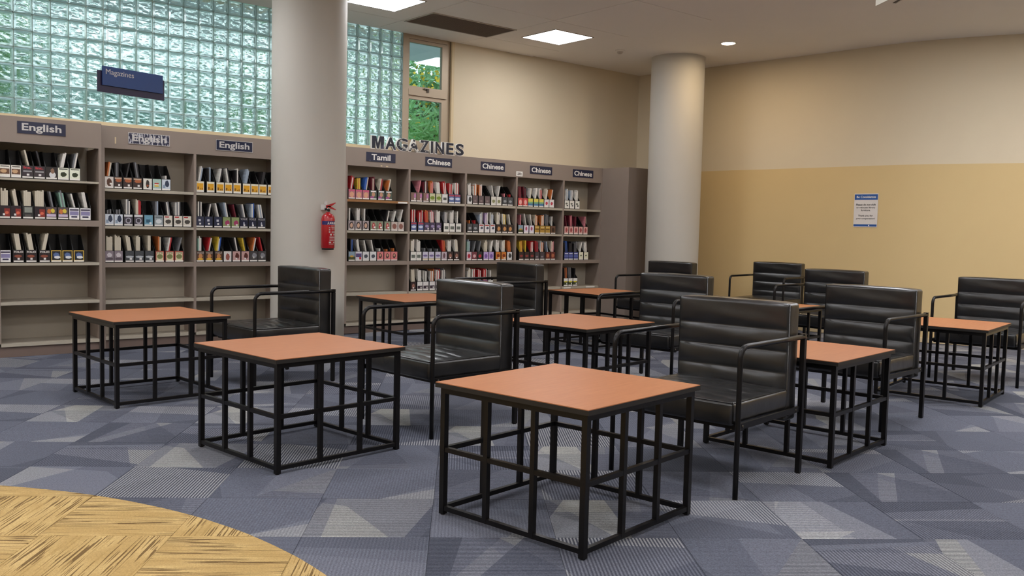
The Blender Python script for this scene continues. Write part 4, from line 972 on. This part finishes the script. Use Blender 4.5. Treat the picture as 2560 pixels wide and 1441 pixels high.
def d_back(p, n):
    if n.x < -0.5:
        z = p.z+bc[2]; t = 0
        for a_, b_ in zip(ZS, ZS[1:]):
            if b_ <= z <= a_: t = (a_-z)/(a_-b_); first = a_ == ZS[0]
        g = chan(t) if not (t and z > ZS[1] and t < 0.5) else 1.0
        edge = (1-(abs(p.y)/bh[1])**10)
        sag = 0.006*math.cos(p.y*5)
        return Vector((-((g-1)*0.016+0.012)*edge-wob(p.y, z*1.7)*edge, 0, sag*0))
    if n.z > 0.5: return Vector((0, 0, 0.006*(1-(p.y/bh[1])**4)+wob(p.y, p.x)*0.8))
    if abs(n.y) > 0.5: return n*(wob(p.z, p.x)*0.7)
    return Vector((0, 0, 0))
back_m = cushion('backrest', bc, bh, 0.016, (4, 26, 84), d_back)
pipe_b = MB(); r0 = 0.0035
def loop(pts, mbx): mbx.tube(pts+[pts[0]], r0, 6, 0, False)
x_, z0_, z1_, y_ = bc[0]-bh[0]+0.004, 0.30, 0.872, 0.318
loop([(x_, -y_, z0_), (x_, y_, z0_), (x_, y_, z1_), (x_, -y_, z1_)], pipe_b); pipeb_m = pipe_b.mesh('piping', 'leather')
pipe_s = MB(); loop([(SX[0]+0.005, -0.318, 0.443), (SX[1]-0.01, -0.318, 0.443), (SX[1]-0.01, 0.318, 0.443), (SX[0]+0.005, 0.318, 0.443)], pipe_s); pipes_m = pipe_s.mesh('piping', 'leather')
lxx, lyy, za, rt_ = 0.3325, 0.35, 0.7075, 0.0128
def arm_mesh():
    path = [(-lxx, 0, 0.003), (-lxx, 0, 0.3), (-lxx, 0, za-0.055)]
    for k in range(1, 9): t = k*math.pi/16; path.append((-lxx+0.055-0.055*math.cos(t), 0, za-0.055+0.055*math.sin(t)))
    path.append((0.1, 0, za)); path.append((lxx+0.013, 0, za)); return MB().tube(path, rt_, 14).mesh('arm_tube', 'tube_black')
arm_m = arm_mesh(); bleg = MB().box(-0.0125, 0.0125, -0.0125, 0.0125, 0.003, za-rt_+0.002).box(-0.0125, 0.0125, -0.014, 0.014, za+rt_-0.003, za+rt_+0.002).mesh('leg', 'tube_black')
srail = MB().box(-lxx+0.012, lxx-0.0125, -0.006, 0.006, 0.322, 0.35).mesh('side_rail', 'tube_black'); crail = MB().box(-0.012, 0.012, -lyy+0.006, lyy-0.006, 0.312, 0.334).mesh('cross_rail', 'tube_black')
bolt = MB().lathe([(0.001, 0.004), (0.006, 0.004), (0.007, 0), (0.007, -0.002)], 10).mesh('bolt', 'dark_metal')
for v in bolt.vertices: v.co = (v.co.x, -v.co.z, v.co.y)
cfoot = MB().lathe([(0.001, 0), (0.0125, 0), (0.0125, 0.004), (0.001, 0.004)], 12).mesh('foot', 'black_rubber')
def chair(x, y, a, label):
    o = thing('armchair', label, 'armchair', (x, y, 0), R(a), 'black ribbed armchairs')
    s = obj('seat', seat_m, o); obj('piping', pipes_m, s); b = obj('backrest', back_m, o); obj('piping', pipeb_m, b)
    for sy in (-1, 1):
        l = obj('arm_tube', arm_m, o, (0, sy*lyy, 0)); obj('foot', cfoot, l, (-lxx, 0, 0))
        l = obj('leg', bleg, o, (lxx, sy*lyy, 0)); obj('foot', cfoot, l)
        rl = obj('side_rail', srail, o, (0, sy*(lyy-0.004), 0))
        for bx in (-0.29, 0.27): obj('bolt', bolt, rl, (bx, 0.006*sy, 0.336), 0 if sy < 0 else math.pi)
    for bx in (-0.27, 0.22): obj('cross_rail', crail, o, (bx, 0, 0))
for x, y, a, lb in ((1.943, -6.325, 8.15, 'nearest black ribbed leather armchair, right of the nearest table'), (1.491, -4.583, 4.0, 'black armchair with sunlit seat, right of the pinkish-topped table'),
    (1.289, -2.595, 4.1, 'leftmost black armchair, in front of the near column'), (3.924, -5.996, 5.5, 'black armchair between two right-hand tables, left of the rightmost table'),
    (3.78, -4.372, 9.0, 'black armchair in the middle, its back facing the far column base'), (3.88, -2.19, -1.0, 'black armchair backed by the third Chinese shelves'),
    (6.27, -2.19, 3.0, 'farthest black armchair, directly in front of the far column'), (6.46, -4.22, 5.0, 'black armchair overlapping the one against the ochre wall'),
    (7.80, -2.66, 9.0, 'black armchair nearest the ochre wall, beside the far column'), (6.496, -5.80, 7.0, 'rightmost black armchair, behind the rightmost table')): chair(x, y, a, lb)
